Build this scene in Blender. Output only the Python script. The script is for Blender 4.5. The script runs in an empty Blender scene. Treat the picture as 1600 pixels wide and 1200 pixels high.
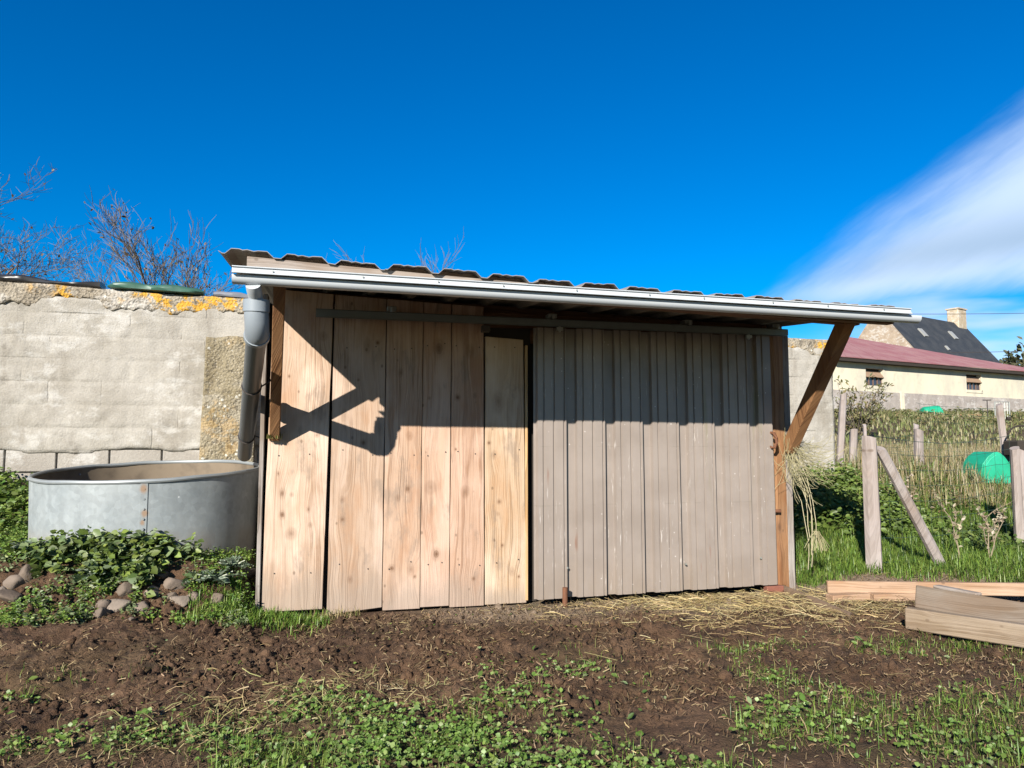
import bpy, bmesh, math, random
import numpy as np
from mathutils import Vector

S = bpy.context.scene
COL = S.collection
rnd = random.Random(7)
npr = np.random.default_rng(11)

# ------------------------------------------------------------------ camera, sky, sun, exposure
FPX = 1155.0                                   # focal length in pixels of a 1600 px wide picture
YAW, PIT = math.radians(14.3), math.atan(95 / FPX)
CAM = np.array([0.0, -4.92, 1.08])
FW = np.array([math.sin(YAW) * math.cos(PIT), math.cos(YAW) * math.cos(PIT), math.sin(PIT)])
RT = np.array([math.cos(YAW), -math.sin(YAW), 0.0])
UP = np.cross(RT, FW)
cd = bpy.data.cameras.new('camera')
cd.sensor_width = 36.0
cd.lens = 36.0 * FPX / 1600.0
cd.clip_start, cd.clip_end = 0.05, 4000.0
cam = bpy.data.objects.new('camera', cd)
COL.objects.link(cam)
cam.location = CAM
cam.rotation_euler = (math.pi / 2 + PIT, 0.0, -YAW)
S.camera = cam

SUN = Vector((0.72, 1.0, -0.59)).normalized()          # the way the light travels
EL = math.asin(-SUN.z)
AZ = math.atan2(-SUN.x, -SUN.y)
sl = bpy.data.lights.new('sun', 'SUN')
sl.energy, sl.angle, sl.color = 5.0, math.radians(0.5), (1.0, 0.935, 0.84)
so = bpy.data.objects.new('sun', sl)
COL.objects.link(so)
so.rotation_euler = SUN.to_track_quat('-Z', 'Y').to_euler()
so.location = (-8, -9, 8)

S.view_settings.view_transform = 'Standard'
S.view_settings.look = 'None'
S.view_settings.gamma = 1.0
S.view_settings.exposure = 1.35


ALBEDO = 0.70                                  # scales every reflectance below, balanced against exposure and sky strength

# ------------------------------------------------------------------ node helper
class X:
    """a node socket with arithmetic"""
    def __init__(s, g, k): s.g, s.k = g, k
    def _m(s, op, *o, clamp=False):
        n = s.g.nt.nodes.new('ShaderNodeMath'); n.operation = op; n.use_clamp = clamp
        for i, v in enumerate((s,) + o):
            if isinstance(v, X): s.g.nt.links.new(v.k, n.inputs[i])
            else: n.inputs[i].default_value = v
        return X(s.g, n.outputs[0])
    def __add__(s, o): return s._m('ADD', o)
    __radd__ = __add__
    def __sub__(s, o): return s._m('SUBTRACT', o)
    def __rsub__(s, o): return (s * -1.0) + o
    def __mul__(s, o): return s._m('MULTIPLY', o)
    __rmul__ = __mul__
    def __truediv__(s, o): return s._m('DIVIDE', o)
    def __pow__(s, o): return s._m('POWER', o)
    def sq(s): return s * s
    def abs(s): return s._m('ABSOLUTE')
    def exp(s): return s._m('EXPONENT')
    def sin(s): return s._m('SINE')
    def sqrt(s): return s._m('SQRT')
    def frac(s): return s._m('FRACT')
    def max(s, o): return s._m('MAXIMUM', o)
    def min(s, o): return s._m('MINIMUM', o)
    def clamp(s): return s._m('ADD', 0.0, clamp=True)
    def step(s, a, b):                                    # smoothstep, a and b may run either way
        n = s.g.nt.nodes.new('ShaderNodeMapRange'); n.interpolation_type = 'SMOOTHSTEP'
        s.g.nt.links.new(s.k, n.inputs[0])
        if a < b: v = (a, b, 0.0, 1.0)
        else: v = (b, a, 1.0, 0.0)
        for i in range(4): n.inputs[i + 1].default_value = v[i]
        return X(s.g, n.outputs[0])


class G:
    """a material (or world) node graph"""
    def __init__(s, name, world=False):
        if world:
            s.mat = bpy.data.worlds.new(name)
        else:
            s.mat = bpy.data.materials.new(name)
        s.mat.use_nodes = True
        s.nt = s.mat.node_tree
        s.nt.nodes.clear()
        s.out = s.nt.nodes.new('ShaderNodeOutputWorld' if world else 'ShaderNodeOutputMaterial')
    def new(s, t): return s.nt.nodes.new(t)
    def set(s, n, i, v):
        if isinstance(v, X): s.nt.links.new(v.k, n.inputs[i])
        elif isinstance(v, (tuple, list)) and len(v) == 3 and n.inputs[i].type == 'RGBA': n.inputs[i].default_value = (*v, 1)
        else: n.inputs[i].default_value = v
    def coord(s, kind='Object'):
        n = s.new('ShaderNodeTexCoord'); return X(s, n.outputs[kind])
    def pos(s):
        n = s.new('ShaderNodeNewGeometry'); return X(s, n.outputs['Position'])
    def normal_z(s):
        n = s.new('ShaderNodeNewGeometry'); return s.sep(X(s, n.outputs['Normal']))[2]
    def rand(s):
        n = s.new('ShaderNodeObjectInfo'); return X(s, n.outputs['Random'])
    def sep(s, v):
        n = s.new('ShaderNodeSeparateXYZ'); s.nt.links.new(v.k, n.inputs[0]); return [X(s, o) for o in n.outputs]
    def comb(s, x, y, z):
        n = s.new('ShaderNodeCombineXYZ')
        for i, v in enumerate((x, y, z)): s.set(n, i, v)
        return X(s, n.outputs[0])
    def scale(s, v, k):
        n = s.new('ShaderNodeVectorMath'); n.operation = 'MULTIPLY'; s.nt.links.new(v.k, n.inputs[0]); n.inputs[1].default_value = k
        return X(s, n.outputs[0])
    def shift(s, v, k):
        n = s.new('ShaderNodeVectorMath'); n.operation = 'ADD'; s.nt.links.new(v.k, n.inputs[0])
        if isinstance(k, X): s.nt.links.new(k.k, n.inputs[1])
        else: n.inputs[1].default_value = k
        return X(s, n.outputs[0])
    def dot(s, v, k):
        n = s.new('ShaderNodeVectorMath'); n.operation = 'DOT_PRODUCT'; s.nt.links.new(v.k, n.inputs[0]); n.inputs[1].default_value = k
        return X(s, n.outputs['Value'])
    def noise(s, v, sc=1.0, det=3.0, rough=0.55, dist=0.0):
        n = s.new('ShaderNodeTexNoise'); s.nt.links.new(v.k, n.inputs['Vector'])
        n.inputs['Scale'].default_value = sc; n.inputs['Detail'].default_value = det
        n.inputs['Roughness'].default_value = rough; n.inputs['Distortion'].default_value = dist
        return X(s, n.outputs[0])
    def voro(s, v, sc, feature='F1', out='Distance', rnd_=1.0):
        n = s.new('ShaderNodeTexVoronoi'); n.feature = feature; s.nt.links.new(v.k, n.inputs['Vector'])
        n.inputs['Scale'].default_value = sc; n.inputs['Randomness'].default_value = rnd_
        return X(s, n.outputs[out])
    def attr(s, name, out='Color'):
        n = s.new('ShaderNodeAttribute'); n.attribute_name = name; return X(s, n.outputs[out])
    def mix(s, f, a, b, mode='MIX'):
        n = s.new('ShaderNodeMix'); n.data_type = 'RGBA'; n.blend_type = mode
        for i, v in ((0, f), (6, a), (7, b)):
            if isinstance(v, X): s.nt.links.new(v.k, n.inputs[i])
            elif i == 0: n.inputs[i].default_value = v
            else: n.inputs[i].default_value = (*v, 1)
        return X(s, n.outputs[2])
    def gain(s, c, f):                                    # colour times a number
        g_ = s.comb(f, f, f) if isinstance(f, X) else (f, f, f)
        return s.mix(1.0, c, g_, 'MULTIPLY')
    def bump(s, h, strength=0.3, dist=0.01):
        n = s.new('ShaderNodeBump'); n.inputs['Strength'].default_value = strength; n.inputs['Distance'].default_value = dist
        s.nt.links.new(h.k, n.inputs['Height']); return X(s, n.outputs[0])
    def surf(s, col, rough=0.8, metal=0.0, normal=None, spec=0.3, **kw):
        n = s.new('ShaderNodeBsdfPrincipled')
        col = s.gain(col, ALBEDO) if isinstance(col, X) else tuple(v * ALBEDO for v in col)
        s.set(n, 'Base Color', col); s.set(n, 'Roughness', rough); s.set(n, 'Metallic', metal)
        s.set(n, 'Specular IOR Level', spec)
        for k, v in kw.items(): s.set(n, k, v)
        if normal: s.nt.links.new(normal.k, n.inputs['Normal'])
        s.nt.links.new(n.outputs[0], s.out.inputs[0])
        return s.mat
    def leaf(s, col, trans=0.35):
        d = s.new('ShaderNodeBsdfDiffuse'); t = s.new('ShaderNodeBsdfTranslucent'); m = s.new('ShaderNodeMixShader')
        g_ = s.new('ShaderNodeBsdfGlossy'); g_.inputs['Roughness'].default_value = 0.45
        g_.inputs['Color'].default_value = (1, 1, 1, 1)
        m2 = s.new('ShaderNodeMixShader'); m2.inputs[0].default_value = 0.018
        col = s.gain(col, ALBEDO)
        s.set(d, 0, col); s.set(t, 0, col); m.inputs[0].default_value = trans
        s.nt.links.new(d.outputs[0], m.inputs[1]); s.nt.links.new(t.outputs[0], m.inputs[2])
        s.nt.links.new(m.outputs[0], m2.inputs[1]); s.nt.links.new(g_.outputs[0], m2.inputs[2])
        s.nt.links.new(m2.outputs[0], s.out.inputs[0])
        return s.mat


# ------------------------------------------------------------------ sky
def make_world():
    g = G('World', True)
    S.world = g.mat
    sk = g.new('ShaderNodeTexSky'); sk.sky_type = 'NISHITA'; sk.sun_disc = False
    sk.sun_elevation = EL; sk.sun_rotation = AZ; sk.altitude = 600.0
    sk.air_density = 1.0; sk.dust_density = 0.05; sk.ozone_density = 3.0
    hs = g.new('ShaderNodeHueSaturation'); hs.inputs['Saturation'].default_value = 1.7; hs.inputs['Hue'].default_value = 0.509; hs.inputs['Value'].default_value = 1.12
    g.nt.links.new(sk.outputs[0], hs.inputs['Color'])
    sky = X(g, hs.outputs[0])
    d = g.coord('Generated')
    # the cloud bank stands in the east-north-east, its own direction is the axis of a flat chart of that piece of sky
    c = FW + RT * (1420 - 800) / FPX + UP * (600 - 330) / FPX
    c = c / np.linalg.norm(c)
    e = np.cross(c, (0, 0, 1)); e /= np.linalg.norm(e)
    n_ = np.cross(e, c)
    dc = g.dot(d, tuple(c)).max(0.05)
    u = g.dot(d, tuple(e)) / dc
    v = g.dot(d, tuple(n_)) / dc
    p = g.comb(u, v, 0.0)
    # fibres run along the rising flank
    q = g.comb(u * .86 + v * .5, v * .86 - u * .5, 0.0)
    w1 = g.noise(g.scale(q, (2.2, 7.0, 1)), 1.0, 5, 0.6) - 0.5
    w2 = g.noise(g.scale(q, (7.0, 42.0, 1)), 1.0, 5, 0.65) - 0.5
    top = v - (u * 0.60 + .004) + w1 * 0.085 + w2 * 0.035
    low = v + 0.108 - u * 0.05 + w1 * 0.05 + w2 * 0.02
    m = top.step(0.035, -0.055) * low.step(-0.010, 0.035)
    body = g.noise(g.scale(q, (2.0, 9.0, 1)), 1.3, 5, 0.6)
    m = m * (body.step(0.2, 0.55) * 0.25 + 0.75)
    # thin streaks low over the horizon below the bank
    st = g.noise(g.scale(g.shift(p, (3.1, 1.7, 0)), (3.0, 15.0, 1)), 1.0, 4, 0.55)
    m2 = st.step(0.42, 0.62) * v.step(-0.03, -0.13) * u.step(-0.16, 0.04) * 0.75
    m = (m.max(m2) * dc.step(0.25, 0.5)).clamp()
    shade = g.noise(g.scale(p, (1.6, 5.0, 1)), 1.1, 2, 0.5)
    dark = (v - u * 0.12).step(0.0, -0.07) * shade.step(0.25, 0.6) * low.step(0.02, 0.07)
    ccol = g.mix(dark * 0.85, (5.6, 6.9, 8.8), (3.3, 4.4, 5.7))
    col = g.mix(m * 0.9, sky, ccol)
    bg = g.new('ShaderNodeBackground'); g.set(bg, 0, col); bg.inputs[1].default_value = 0.052
    g.nt.links.new(bg.outputs[0], g.out.inputs[0])
make_world()


# ------------------------------------------------------------------ mesh helpers
WORLD = {}
def root(name, loc, label, cat, group=None):
    o = bpy.data.objects.new(name, None); COL.objects.link(o)
    o.empty_display_size = 0.2
    o.location = loc; WORLD[o.name] = np.array(loc, float)
    return tag(o, label, cat, group)
def tag(o, label=None, cat=None, group=None, kind=None):
    if label: o['label'] = label
    if cat: o['category'] = cat
    if group: o['group'] = group
    if kind: o['kind'] = kind
    return o
def link_mesh(name, me, mat, parent=None, origin=(0, 0, 0)):
    o = bpy.data.objects.new(name, me); COL.objects.link(o)
    if mat:
        if isinstance(mat, (list, tuple)):
            for m in mat: me.materials.append(m)
        elif len(me.materials) == 0: me.materials.append(mat)
    org = np.array(origin, float)
    WORLD[o.name] = org
    if parent is not None:
        o.parent = parent
        o.location = org - WORLD[parent.name]
    else:
        o.location = org
    return o


class MB:
    """collects shapes in world coordinates, build() links them as one mesh object"""
    def __init__(s): s.v, s.f = [], []
    def add(s, vs, fs):
        n = len(s.v); s.v.extend([tuple(map(float, p)) for p in vs]); s.f.extend([tuple(i + n for i in f) for f in fs]); return s
    def box(s, c, size, ax=None):
        ax = np.eye(3) if ax is None else np.array(ax, float)
        c = np.array(c, float); h = np.array(size, float) / 2
        vs = [c + ax[0] * sx * h[0] + ax[1] * sy * h[1] + ax[2] * sz * h[2] for sx in (-1, 1) for sy in (-1, 1) for sz in (-1, 1)]
        return s.add(vs, [(0, 1, 3, 2), (4, 6, 7, 5), (0, 4, 5, 1), (2, 3, 7, 6), (0, 2, 6, 4), (1, 5, 7, 3)])
    def bar(s, a, b, w, t, upv=(0, 0, 1)):
        a, b = np.array(a, float), np.array(b, float); d = b - a; L = np.linalg.norm(d); d /= L
        u_ = np.array(upv, float); x = np.cross(d, u_); x /= np.linalg.norm(x); y = np.cross(x, d)
        return s.box((a + b) / 2, (w, t, L), (x, y, d))
    def tube(s, pts, r, n=8, cap=True):
        pts = [np.array(p, float) for p in pts]; m = len(pts)
        rs = [r] * m if np.isscalar(r) else list(r)
        vs, fs = [], []
        ref = np.array((0.31, 0.17, 0.93))
        for i, p in enumerate(pts):
            d = pts[min(i + 1, m - 1)] - pts[max(i - 1, 0)]; d = d / (np.linalg.norm(d) + 1e-9)
            x = np.cross(d, ref); x /= (np.linalg.norm(x) + 1e-9); y = np.cross(d, x)
            for k in range(n):
                a = 2 * math.pi * k / n
                vs.append(p + (x * math.cos(a) + y * math.sin(a)) * rs[i])
        for i in range(m - 1):
            for k in range(n):
                fs.append((i * n + k, i * n + (k + 1) % n, (i + 1) * n + (k + 1) % n, (i + 1) * n + k))
        if cap: fs.append(tuple(range(n - 1, -1, -1))); fs.append(tuple((m - 1) * n + k for k in range(n)))
        return s.add(vs, fs)
    def loft(s, rings, closed=True, cap=True):
        n = len(rings[0]); vs = [p for r in rings for p in r]; fs = []
        for i in range(len(rings) - 1):
            for k in range(n if closed else n - 1):
                fs.append((i * n + k, i * n + (k + 1) % n, (i + 1) * n + (k + 1) % n, (i + 1) * n + k))
        if cap and closed:
            fs.append(tuple(range(n - 1, -1, -1))); fs.append(tuple((len(rings) - 1) * n + k for k in range(n)))
        return s.add(vs, fs)
    def build(s, name, mat, parent=None, origin=None, bevel=0.0, smooth=False, seg=1, weld=False):
        if origin is None:
            origin = tuple(WORLD[parent.name]) if parent is not None else (0, 0, 0)
        o3 = np.array(origin, float)
        me = bpy.data.meshes.new(name)
        me.from_pydata([tuple(np.array(p) - o3) for p in s.v], [], s.f)
        bm = bmesh.new(); bm.from_mesh(me)
        if weld: bmesh.ops.remove_doubles(bm, verts=bm.verts, dist=1e-5)
        bmesh.ops.recalc_face_normals(bm, faces=bm.faces)
        if bevel > 0:
            ed = [e for e in bm.edges if len(e.link_faces) == 2 and e.calc_face_angle(0) > 0.5]
            bmesh.ops.bevel(bm, geom=ed, offset=bevel, segments=seg, affect='EDGES', clamp_overlap=True)
        bm.to_mesh(me); bm.free()
        if smooth:
            for p in me.polygons: p.use_smooth = True
            try: me.set_sharp_from_angle(angle=math.radians(40))
            except Exception: pass
        return link_mesh(name, me, mat, parent, origin)


def big_mesh(name, V, F, mat, parent=None, col=None, smooth=False):
    """V (n,3), F (m,k) numpy arrays, col (n,3) vertex colours"""
    me = bpy.data.meshes.new(name)
    V = np.ascontiguousarray(V, np.float32); F = np.ascontiguousarray(F, np.int32); k = F.shape[1]
    me.vertices.add(len(V)); me.vertices.foreach_set('co', V.ravel())
    me.loops.add(F.size); me.loops.foreach_set('vertex_index', F.ravel())
    me.polygons.add(len(F)); me.polygons.foreach_set('loop_start', np.arange(0, F.size, k, dtype=np.int32))
    if smooth: me.polygons.foreach_set('use_smooth', np.ones(len(F), bool))
    me.update(calc_edges=True)
    if col is not None:
        a = me.color_attributes.new('Col', 'FLOAT_COLOR', 'POINT')
        c4 = np.ones((len(V), 4), np.float32); c4[:, :col.shape[1]] = col
        a.data.foreach_set('color', c4.ravel())
    me.validate()
    return link_mesh(name, me, mat, parent, (0, 0, 0) if parent is None else tuple(WORLD[parent.name])) if parent is None else _shifted(name, me, mat, parent)
def _shifted(name, me, mat, parent):
    o = link_mesh(name, me, mat, parent, (0, 0, 0)); return o


# ------------------------------------------------------------------ noise on arrays
def _hash(ix, iy, seed):
    h = (ix.astype(np.int64) * 374761393 + iy.astype(np.int64) * 668265263 + seed * 1442695041) & 0x7fffffff
    h = ((h ^ (h >> 13)) * 1274126177) & 0x7fffffff
    return ((h ^ (h >> 16)) & 0xffff) / 65535.0
def vnoise(x, y, seed=0):
    x = np.asarray(x, float); y = np.asarray(y, float)
    ix, iy = np.floor(x), np.floor(y); fx, fy = x - ix, y - iy
    fx = fx * fx * (3 - 2 * fx); fy = fy * fy * (3 - 2 * fy)
    a, b = _hash(ix, iy, seed), _hash(ix + 1, iy, seed); c, d = _hash(ix, iy + 1, seed), _hash(ix + 1, iy + 1, seed)
    return (a + (b - a) * fx) * (1 - fy) + (c + (d - c) * fx) * fy - 0.5
def fbm(x, y, octv=4, seed=0, gain=0.5):
    t, a, k = 0, 1.0, 1.0
    for i in range(octv):
        t = t + a * vnoise(x * k + i * 17.3, y * k - i * 9.1, seed + i); a *= gain; k *= 2.03
    return t
def sst(x, a, b):
    t = np.clip((np.asarray(x, float) - a) / (b - a), 0, 1); return t * t * (3 - 2 * t)
def blob(x, y, cx, cy, rx, ry): return np.exp(-(((x - cx) / rx) ** 2 + ((y - cy) / ry) ** 2))

# ------------------------------------------------------------------ the lie of the land
def mud_mask(x, y):
    edge = fbm(x * 1.6, y * 1.6, 3, 41) * 0.55
    m = sst(y + edge, -2.05, -1.55) * (1 - sst(y, -0.1, 0.15))
    m = m * (1 - sst(x + edge, 3.5, 4.3) * sst(y, -1.9, -1.2))
    return np.clip(m, 0, 1)
def green_mask(x, y):
    n = fbm(x * 2.3 + 5, y * 2.3, 4, 77)
    g = 1.0 * blob(x, y, .72, -2.40, .55, .42) + .6 * blob(x, y, .25, -1.95, .3, .2) + .55 * blob(x, y, .0, -1.62, .35, .12)
    g = g + 1.0 * blob(x, y, -.30, -2.25, .40, .36) + .55 * blob(x, y, -1.0, -1.75, .35, .2) + .3 * blob(x, y, -.75, -1.1, .25, .12)
    g = g + 1.0 * blob(x, y, 2.35, -2.55, .45, .30) + .9 * blob(x, y, 1.95, -2.12, .26, .16) + .85 * blob(x, y, 2.75, -2.15, .35, .22)
    g = g + 0.9 * blob(x, y, 3.75, -1.85, .5, .3) + .5 * blob(x, y, 3.1, -1.55, .35, .15)
    far = sst(-y, 2.75, 3.3)
    return np.clip(np.maximum(g, far) + n * 0.95 - 0.06, 0, 1)
def dry_mask(x, y):
    n = fbm(x * 3, y * 3, 3, 91)
    d = sst(y + n * .25, -.62, -.15) * sst(x, .2, 1.2) * (1 - sst(y, .3, .8))
    return np.clip(d, 0, 1)
def land(x, y):
    """smooth height of the ground"""
    x = np.asarray(x, float); y = np.asarray(y, float)
    z = 0.035 * np.minimum(y + 0.6, 0)
    z = z + 0.15 * sst(-x, 0.0, 1.3) * sst(y, -1.6, -0.3)
    toe = -0.28 + 0.12 * fbm(x * 1.1, x * 0 + 3.3, 2, 5)
    left = sst(-x, 0.33, 0.52)
    z = z + left * (0.27 * sst(y, toe - .02, toe + .46) + 0.34 * sst(y, 1.2, 2.4))
    right = sst(x, 3.5, 3.75)
    bankr = 0.68 * sst(y - 0.08 * (x - 4), 0.35, 2.9)
    z = z + right * bankr + .10 * sst(x, 3.5, 4.1) * sst(y, -.55, .0)
    back = sst(y, 2.3, 2.6)
    z = np.where(y > 2.3, np.maximum(z, back * 0.7), z)
    z = z + 1.85 * sst(y, 4.5, 27) - .12 * sst(x, 7, 11) * sst(y, 2.6, 4) * (1 - sst(y, 6, 11))
    z = z + 0.10 * fbm(x * 0.5, y * 0.5, 3, 15) * sst(y, 2.8, 5)
    return z
def relief(x, y):
    m = mud_mask(x, y)
    open_ = (1 - sst(y, 2.0, 3.0))
    amp = 0.35 + 0.65 * m
    n1 = fbm(x * 5.0, y * 5.0, 3, 21)
    n2 = 0.5 - np.abs(fbm(x * 13.0, y * 13.0, 3, 33)) * 2
    n3 = fbm(x * 34.0, y * 34.0, 2, 51)
    tread = np.clip(fbm(x * 3.1 + 7, y * 4.3, 2, 61) - .12, 0, 1)
    dm = 1 - .75 * dry_mask(x, y)
    calm = 1 - 0.9 * sst(y, -.15, .1) * sst(x, -.35, -.1) * (1 - sst(x, 3.4, 3.6))
    return open_ * calm * dm * (0.045 * n1 * amp + 0.017 * n2 * amp + 0.020 * n3 * amp - 0.13 * tread * (0.3 + .7 * m))
def H(x, y): return land(x, y) + relief(x, y)

def ray(px, py): return FW + RT * (px - 800) / FPX + UP * (600 - py) / FPX
def spot(px, py, start=1.5):
    """where a line of sight of the photograph meets the ground"""
    r = ray(px, py); t = start
    for i in range(4000):
        p = CAM + r * t
        if p[2] <= float(H(p[0], p[1])): return p
        t += 0.01 if t < 14 else 0.05
    return p
def atY(px, py, y):
    r = ray(px, py); return CAM + r * ((y - CAM[1]) / r[1])
def atZ(px, py, z):
    r = ray(px, py); return CAM + r * ((z - CAM[2]) / r[2])
def atD(px, py, dep): return CAM + ray(px, py) * dep


# ------------------------------------------------------------------ materials
def wood(name, base, late, seed=0.0, knots=(), grey=0.0, greyc=(.33, .30, .27), foot=0.0, rough=0.75, along='z', fine=1.0, ringf=26.0, contrast=0.85):
    """sawn board: growth rings that bend round the knots, fibres, weathering; knots are (across, along, radius) in the board's own metres"""
    g = G(name)
    x, y, z = g.sep(g.coord())
    if along == 'x': x, z = z + y * 0.7, x
    else: x = x + y * 0.6
    warp = g.noise(g.comb(x * 2.5 + seed, seed * 1.7, z * 1.1), 1.0, 3, 0.5) - 0.5
    u = x + warp * 0.16
    kmask = None
    wob = g.noise(g.comb(x * 22.0, seed, z * 16.0), 1.0, 3, 0.6) - 0.5
    for i_, (kx, kz, kr) in enumerate(knots):
        dx = x - kx; dz = (z - kz) * (0.55, 0.85, 0.7, 0.95)[i_ % 4]
        d = (dx.sq() + dz.sq()).sqrt() / kr + wob * 0.7
        dz2 = (z - kz) * 0.2
        far = ((dx.sq() + dz2.sq()) * (-0.16 / (kr * kr))).exp()
        u = u + far * (kr * 1.6)
        k = d.step(1.0, 0.55) * (0.45, 0.85, 0.6, 1.0)[(i_ * 3 + int(seed)) % 4] * (((d * 9.0).sin() * .15) + .85)
        ring = d.step(1.9, 0.9) * 0.28
        k = k.max(ring)
        kmask = k if kmask is None else kmask.max(k)
    rings = g.noise(g.comb(u * ringf, seed * 3.1, z * 0.55), 1.0, 2.5, 0.6)
    rr = ((rings * 34.0).sin() * 0.5 + 0.5)._m('POWER', 1.6)
    vis = g.noise(g.comb(x * 5.0, seed + 2, z * 1.3), 1.0, 3, 0.5).step(0.35, 0.65)
    rings = rings.step(0.30, 0.70) * 0.5 + rr * (vis * 0.55 + 0.12)
    fib = g.noise(g.comb(x * 260.0 * fine, seed, z * 5.0), 1.0, 3, 0.6)
    patch = g.noise(g.comb(x * 4.0, seed + 9, z * 1.6), 1.3, 4, 0.6)
    base = (base[0] * .84, base[1] * .815, base[2] * .81); late = (late[0] * .60, late[1] * .55, late[2] * .51)
    c = g.mix((rings * contrast).clamp(), base, late)
    c = g.mix(patch.step(0.5, 0.66) * 0.5, c, (late[0] * 1.35, late[1] * 1.2, late[2] * 1.05))
    c = g.mix(patch.step(0.48, 0.3) * 0.5, c, (min(base[0] * 1.15, .8), min(base[1] * 1.2, .75), min(base[2] * 1.3, .7)))
    c = g.gain(c, fib * 0.55 + 0.72)
    dirt = g.noise(g.comb(x * 3.0, seed + 4, z * 2.0), 1.0, 5, 0.65)
    gm = dirt.step(0.45, 0.75) * grey
    c = g.mix(gm, c, greyc)
    if foot > 0:
        wide = g.noise(g.comb(x * 7.0, seed + 6, z * 3.2), 1.0, 5, 0.65)
        pale = g.noise(g.comb(x * 3.2, seed + 15, z * 1.1), 1.0, 4, 0.55)
        c = g.mix(pale.step(.50, .66) * .55, c, (min(base[0] * 1.28, .7), base[1] * 1.36, base[2] * 1.5))
        c = g.mix(wide.step(.54, .68) * .5, c, (.215, .17, .135))
        low = (z + (wide - .5) * foot * 1.6).step(foot, foot * .15)
        c = g.mix(low * .6, c, (.27, .225, .185))
    specks = g.voro(g.comb(x * 1.0, seed, z * 0.7), 9.0).step(0.10, 0.04)
    c = g.mix(specks * 0.55, c, (0.10, .065, .04))
    if kmask is not None: c = g.mix(kmask * 0.95, c, (0.145, .075, .04))
    h = rings * 0.6 + fib * 0.4
    return g.surf(c, rough, normal=g.bump(h, 0.6, 0.006), spec=0.2)

def plain(name, col, rough=0.7, metal=0.0, var=0.25, sc=8.0, bump=0.0, spec=0.3, dark=None):
    g = G(name); p = g.pos()
    n = g.noise(p, sc, 5, 0.6)
    c = g.gain(g.mix(n.step(0.35, 0.75) * (1.0 if dark else 0.0), col, dark or col), n * var * 2 + (1 - var))
    return g.surf(c, rough, metal, g.bump(g.noise(p, sc * 8, 4, .6), bump, 0.01) if bump else None, spec)

M = {}
M['post'] = wood('post_timber', (.40, .22, .105), (.25, .115, .05), 3.0, ((.06, .55, .02), (.1, 1.3, .016)), grey=.15, contrast=.8, ringf=40)
M['strut'] = wood('strut_timber', (.37, .20, .09), (.21, .095, .04), 5.0, grey=.12, ringf=45)
M['old'] = wood('weathered_timber', (.36, .32, .28), (.20, .175, .15), 8.0, grey=.6, greyc=(.42, .40, .37), ringf=40)
M['oldx'] = wood('weathered_board', (.40, .35, .30), (.24, .19, .15), 2.0, grey=.5, greyc=(.40, .38, .36), along='x', ringf=40)
M['fencewood'] = wood('silvered_post', (.40, .355, .33), (.28, .24, .22), 12.0, grey=.5, greyc=(.44, .41, .39), ringf=60)
M['dark_board'] = wood('dark_brown_board', (.24, .13, .07), (.14, .07, .035), 4.0, along='x', ringf=30)  # dark brown timber for header, purlins and rafters
M['pvc'] = plain('gutter_pvc', (.47, .505, .53), .38, var=.06, sc=3, spec=.5)
M['pipe'] = plain('downpipe_pvc', (.095, .107, .112), .42, var=.08, sc=4, spec=.4)
M['elbow'] = plain('elbow_pvc', (.245, .28, .31), .4, var=.08, sc=4, spec=.4)
M['rail'] = plain('galvanised_rail', (.20, .22, .20), .45, .5, var=.2, sc=12)
M['bolt'] = plain('bright_bracket', (.45, .46, .42), .4, .6, var=.15)
M['wire'] = plain('dark_wire', (.07, .06, .055), .6, .3, var=.1)
M['rust'] = plain('rusty_iron', (.17, .075, .04), .85, .2, var=.4, sc=40)
M['black'] = plain('black_and_shade', (.035, .028, .022), .9, var=.2)  # flat black for plastic parts and for shade painted behind gaps

def sheet_metal():
    g = G('painted_sheet')
    x, y, z = g.sep(g.coord())
    p = g.coord()
    streak = g.noise(g.comb(x * 34, 3.0, z * 1.1), 1.0, 4, .6)
    n = g.noise(p, 3.0, 4, .6)
    c = g.mix(n.step(.3, .7), (.245, .206, .178), (.29, .248, .218))
    c = g.gain(c, streak * .12 + .94)
    dustn = g.noise(g.comb(x * 5, 7.0, z * 1.7), 1.0, 5, .65)
    c = g.mix(dustn.step(.55, .75) * .25, c, (.17, .14, .115))
    c = g.mix(z.step(.35, .02) * dustn.step(.3, .6) * .5, c, (.24, .19, .145))
    lap = ((z - .62).abs().step(.006, .002)).max((z - 1.02).abs().step(.005, .002)) * g.noise(g.comb(x * 6, 1.0, z), 1.0, 3, .6).step(.48, .58)
    c = g.mix(lap * .18, c, (.11, .10, .07))
    # algae that ran down the grooves, rust runs, scratches and lime splashes
    alg = g.noise(g.comb(x * 9, 1.0, z * .7), 1.0, 3, .6).step(.55, .70) * z.step(.5, .8) * z.step(1.75, 1.3) * x.step(1.0, 1.25)
    c = g.mix(alg * .75, c, (.175, .16, .065))
    ru = g.noise(g.comb(x * 16, 8.0, z * 1.6), 1.0, 3, .6).step(.66, .74)
    c = g.mix(ru * .7, c, (.20, .105, .07))
    sc_ = g.noise(g.comb(x * 95, 2.0, z * 6), 1.0, 5, .7).step(.58, .68) * g.noise(g.comb(x * 4, 5.0, z * 1.4), 1.0, 3, .5).step(.46, .60)
    sp = g.voro(p, 16).step(.09, .05) * g.noise(p, 2.0, 2, .5).step(.48, .58)
    c = g.mix((sc_ * .7).max(sp * .8), c, (.60, .57, .54))
    # darker towards the top, fading out along a ragged edge
    old = (g.noise(g.comb(x * 2.2, 3.3, z * 1.5), 1.0, 4, .6) + (z - 1.55) * .8).step(.52, .66)
    c = g.mix(old * .55, c, (.175, .145, .12))
    return g.surf(c, .36, .0, g.bump(g.noise(p, 1.6, 2, .5), .12, .05), .5)
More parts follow.
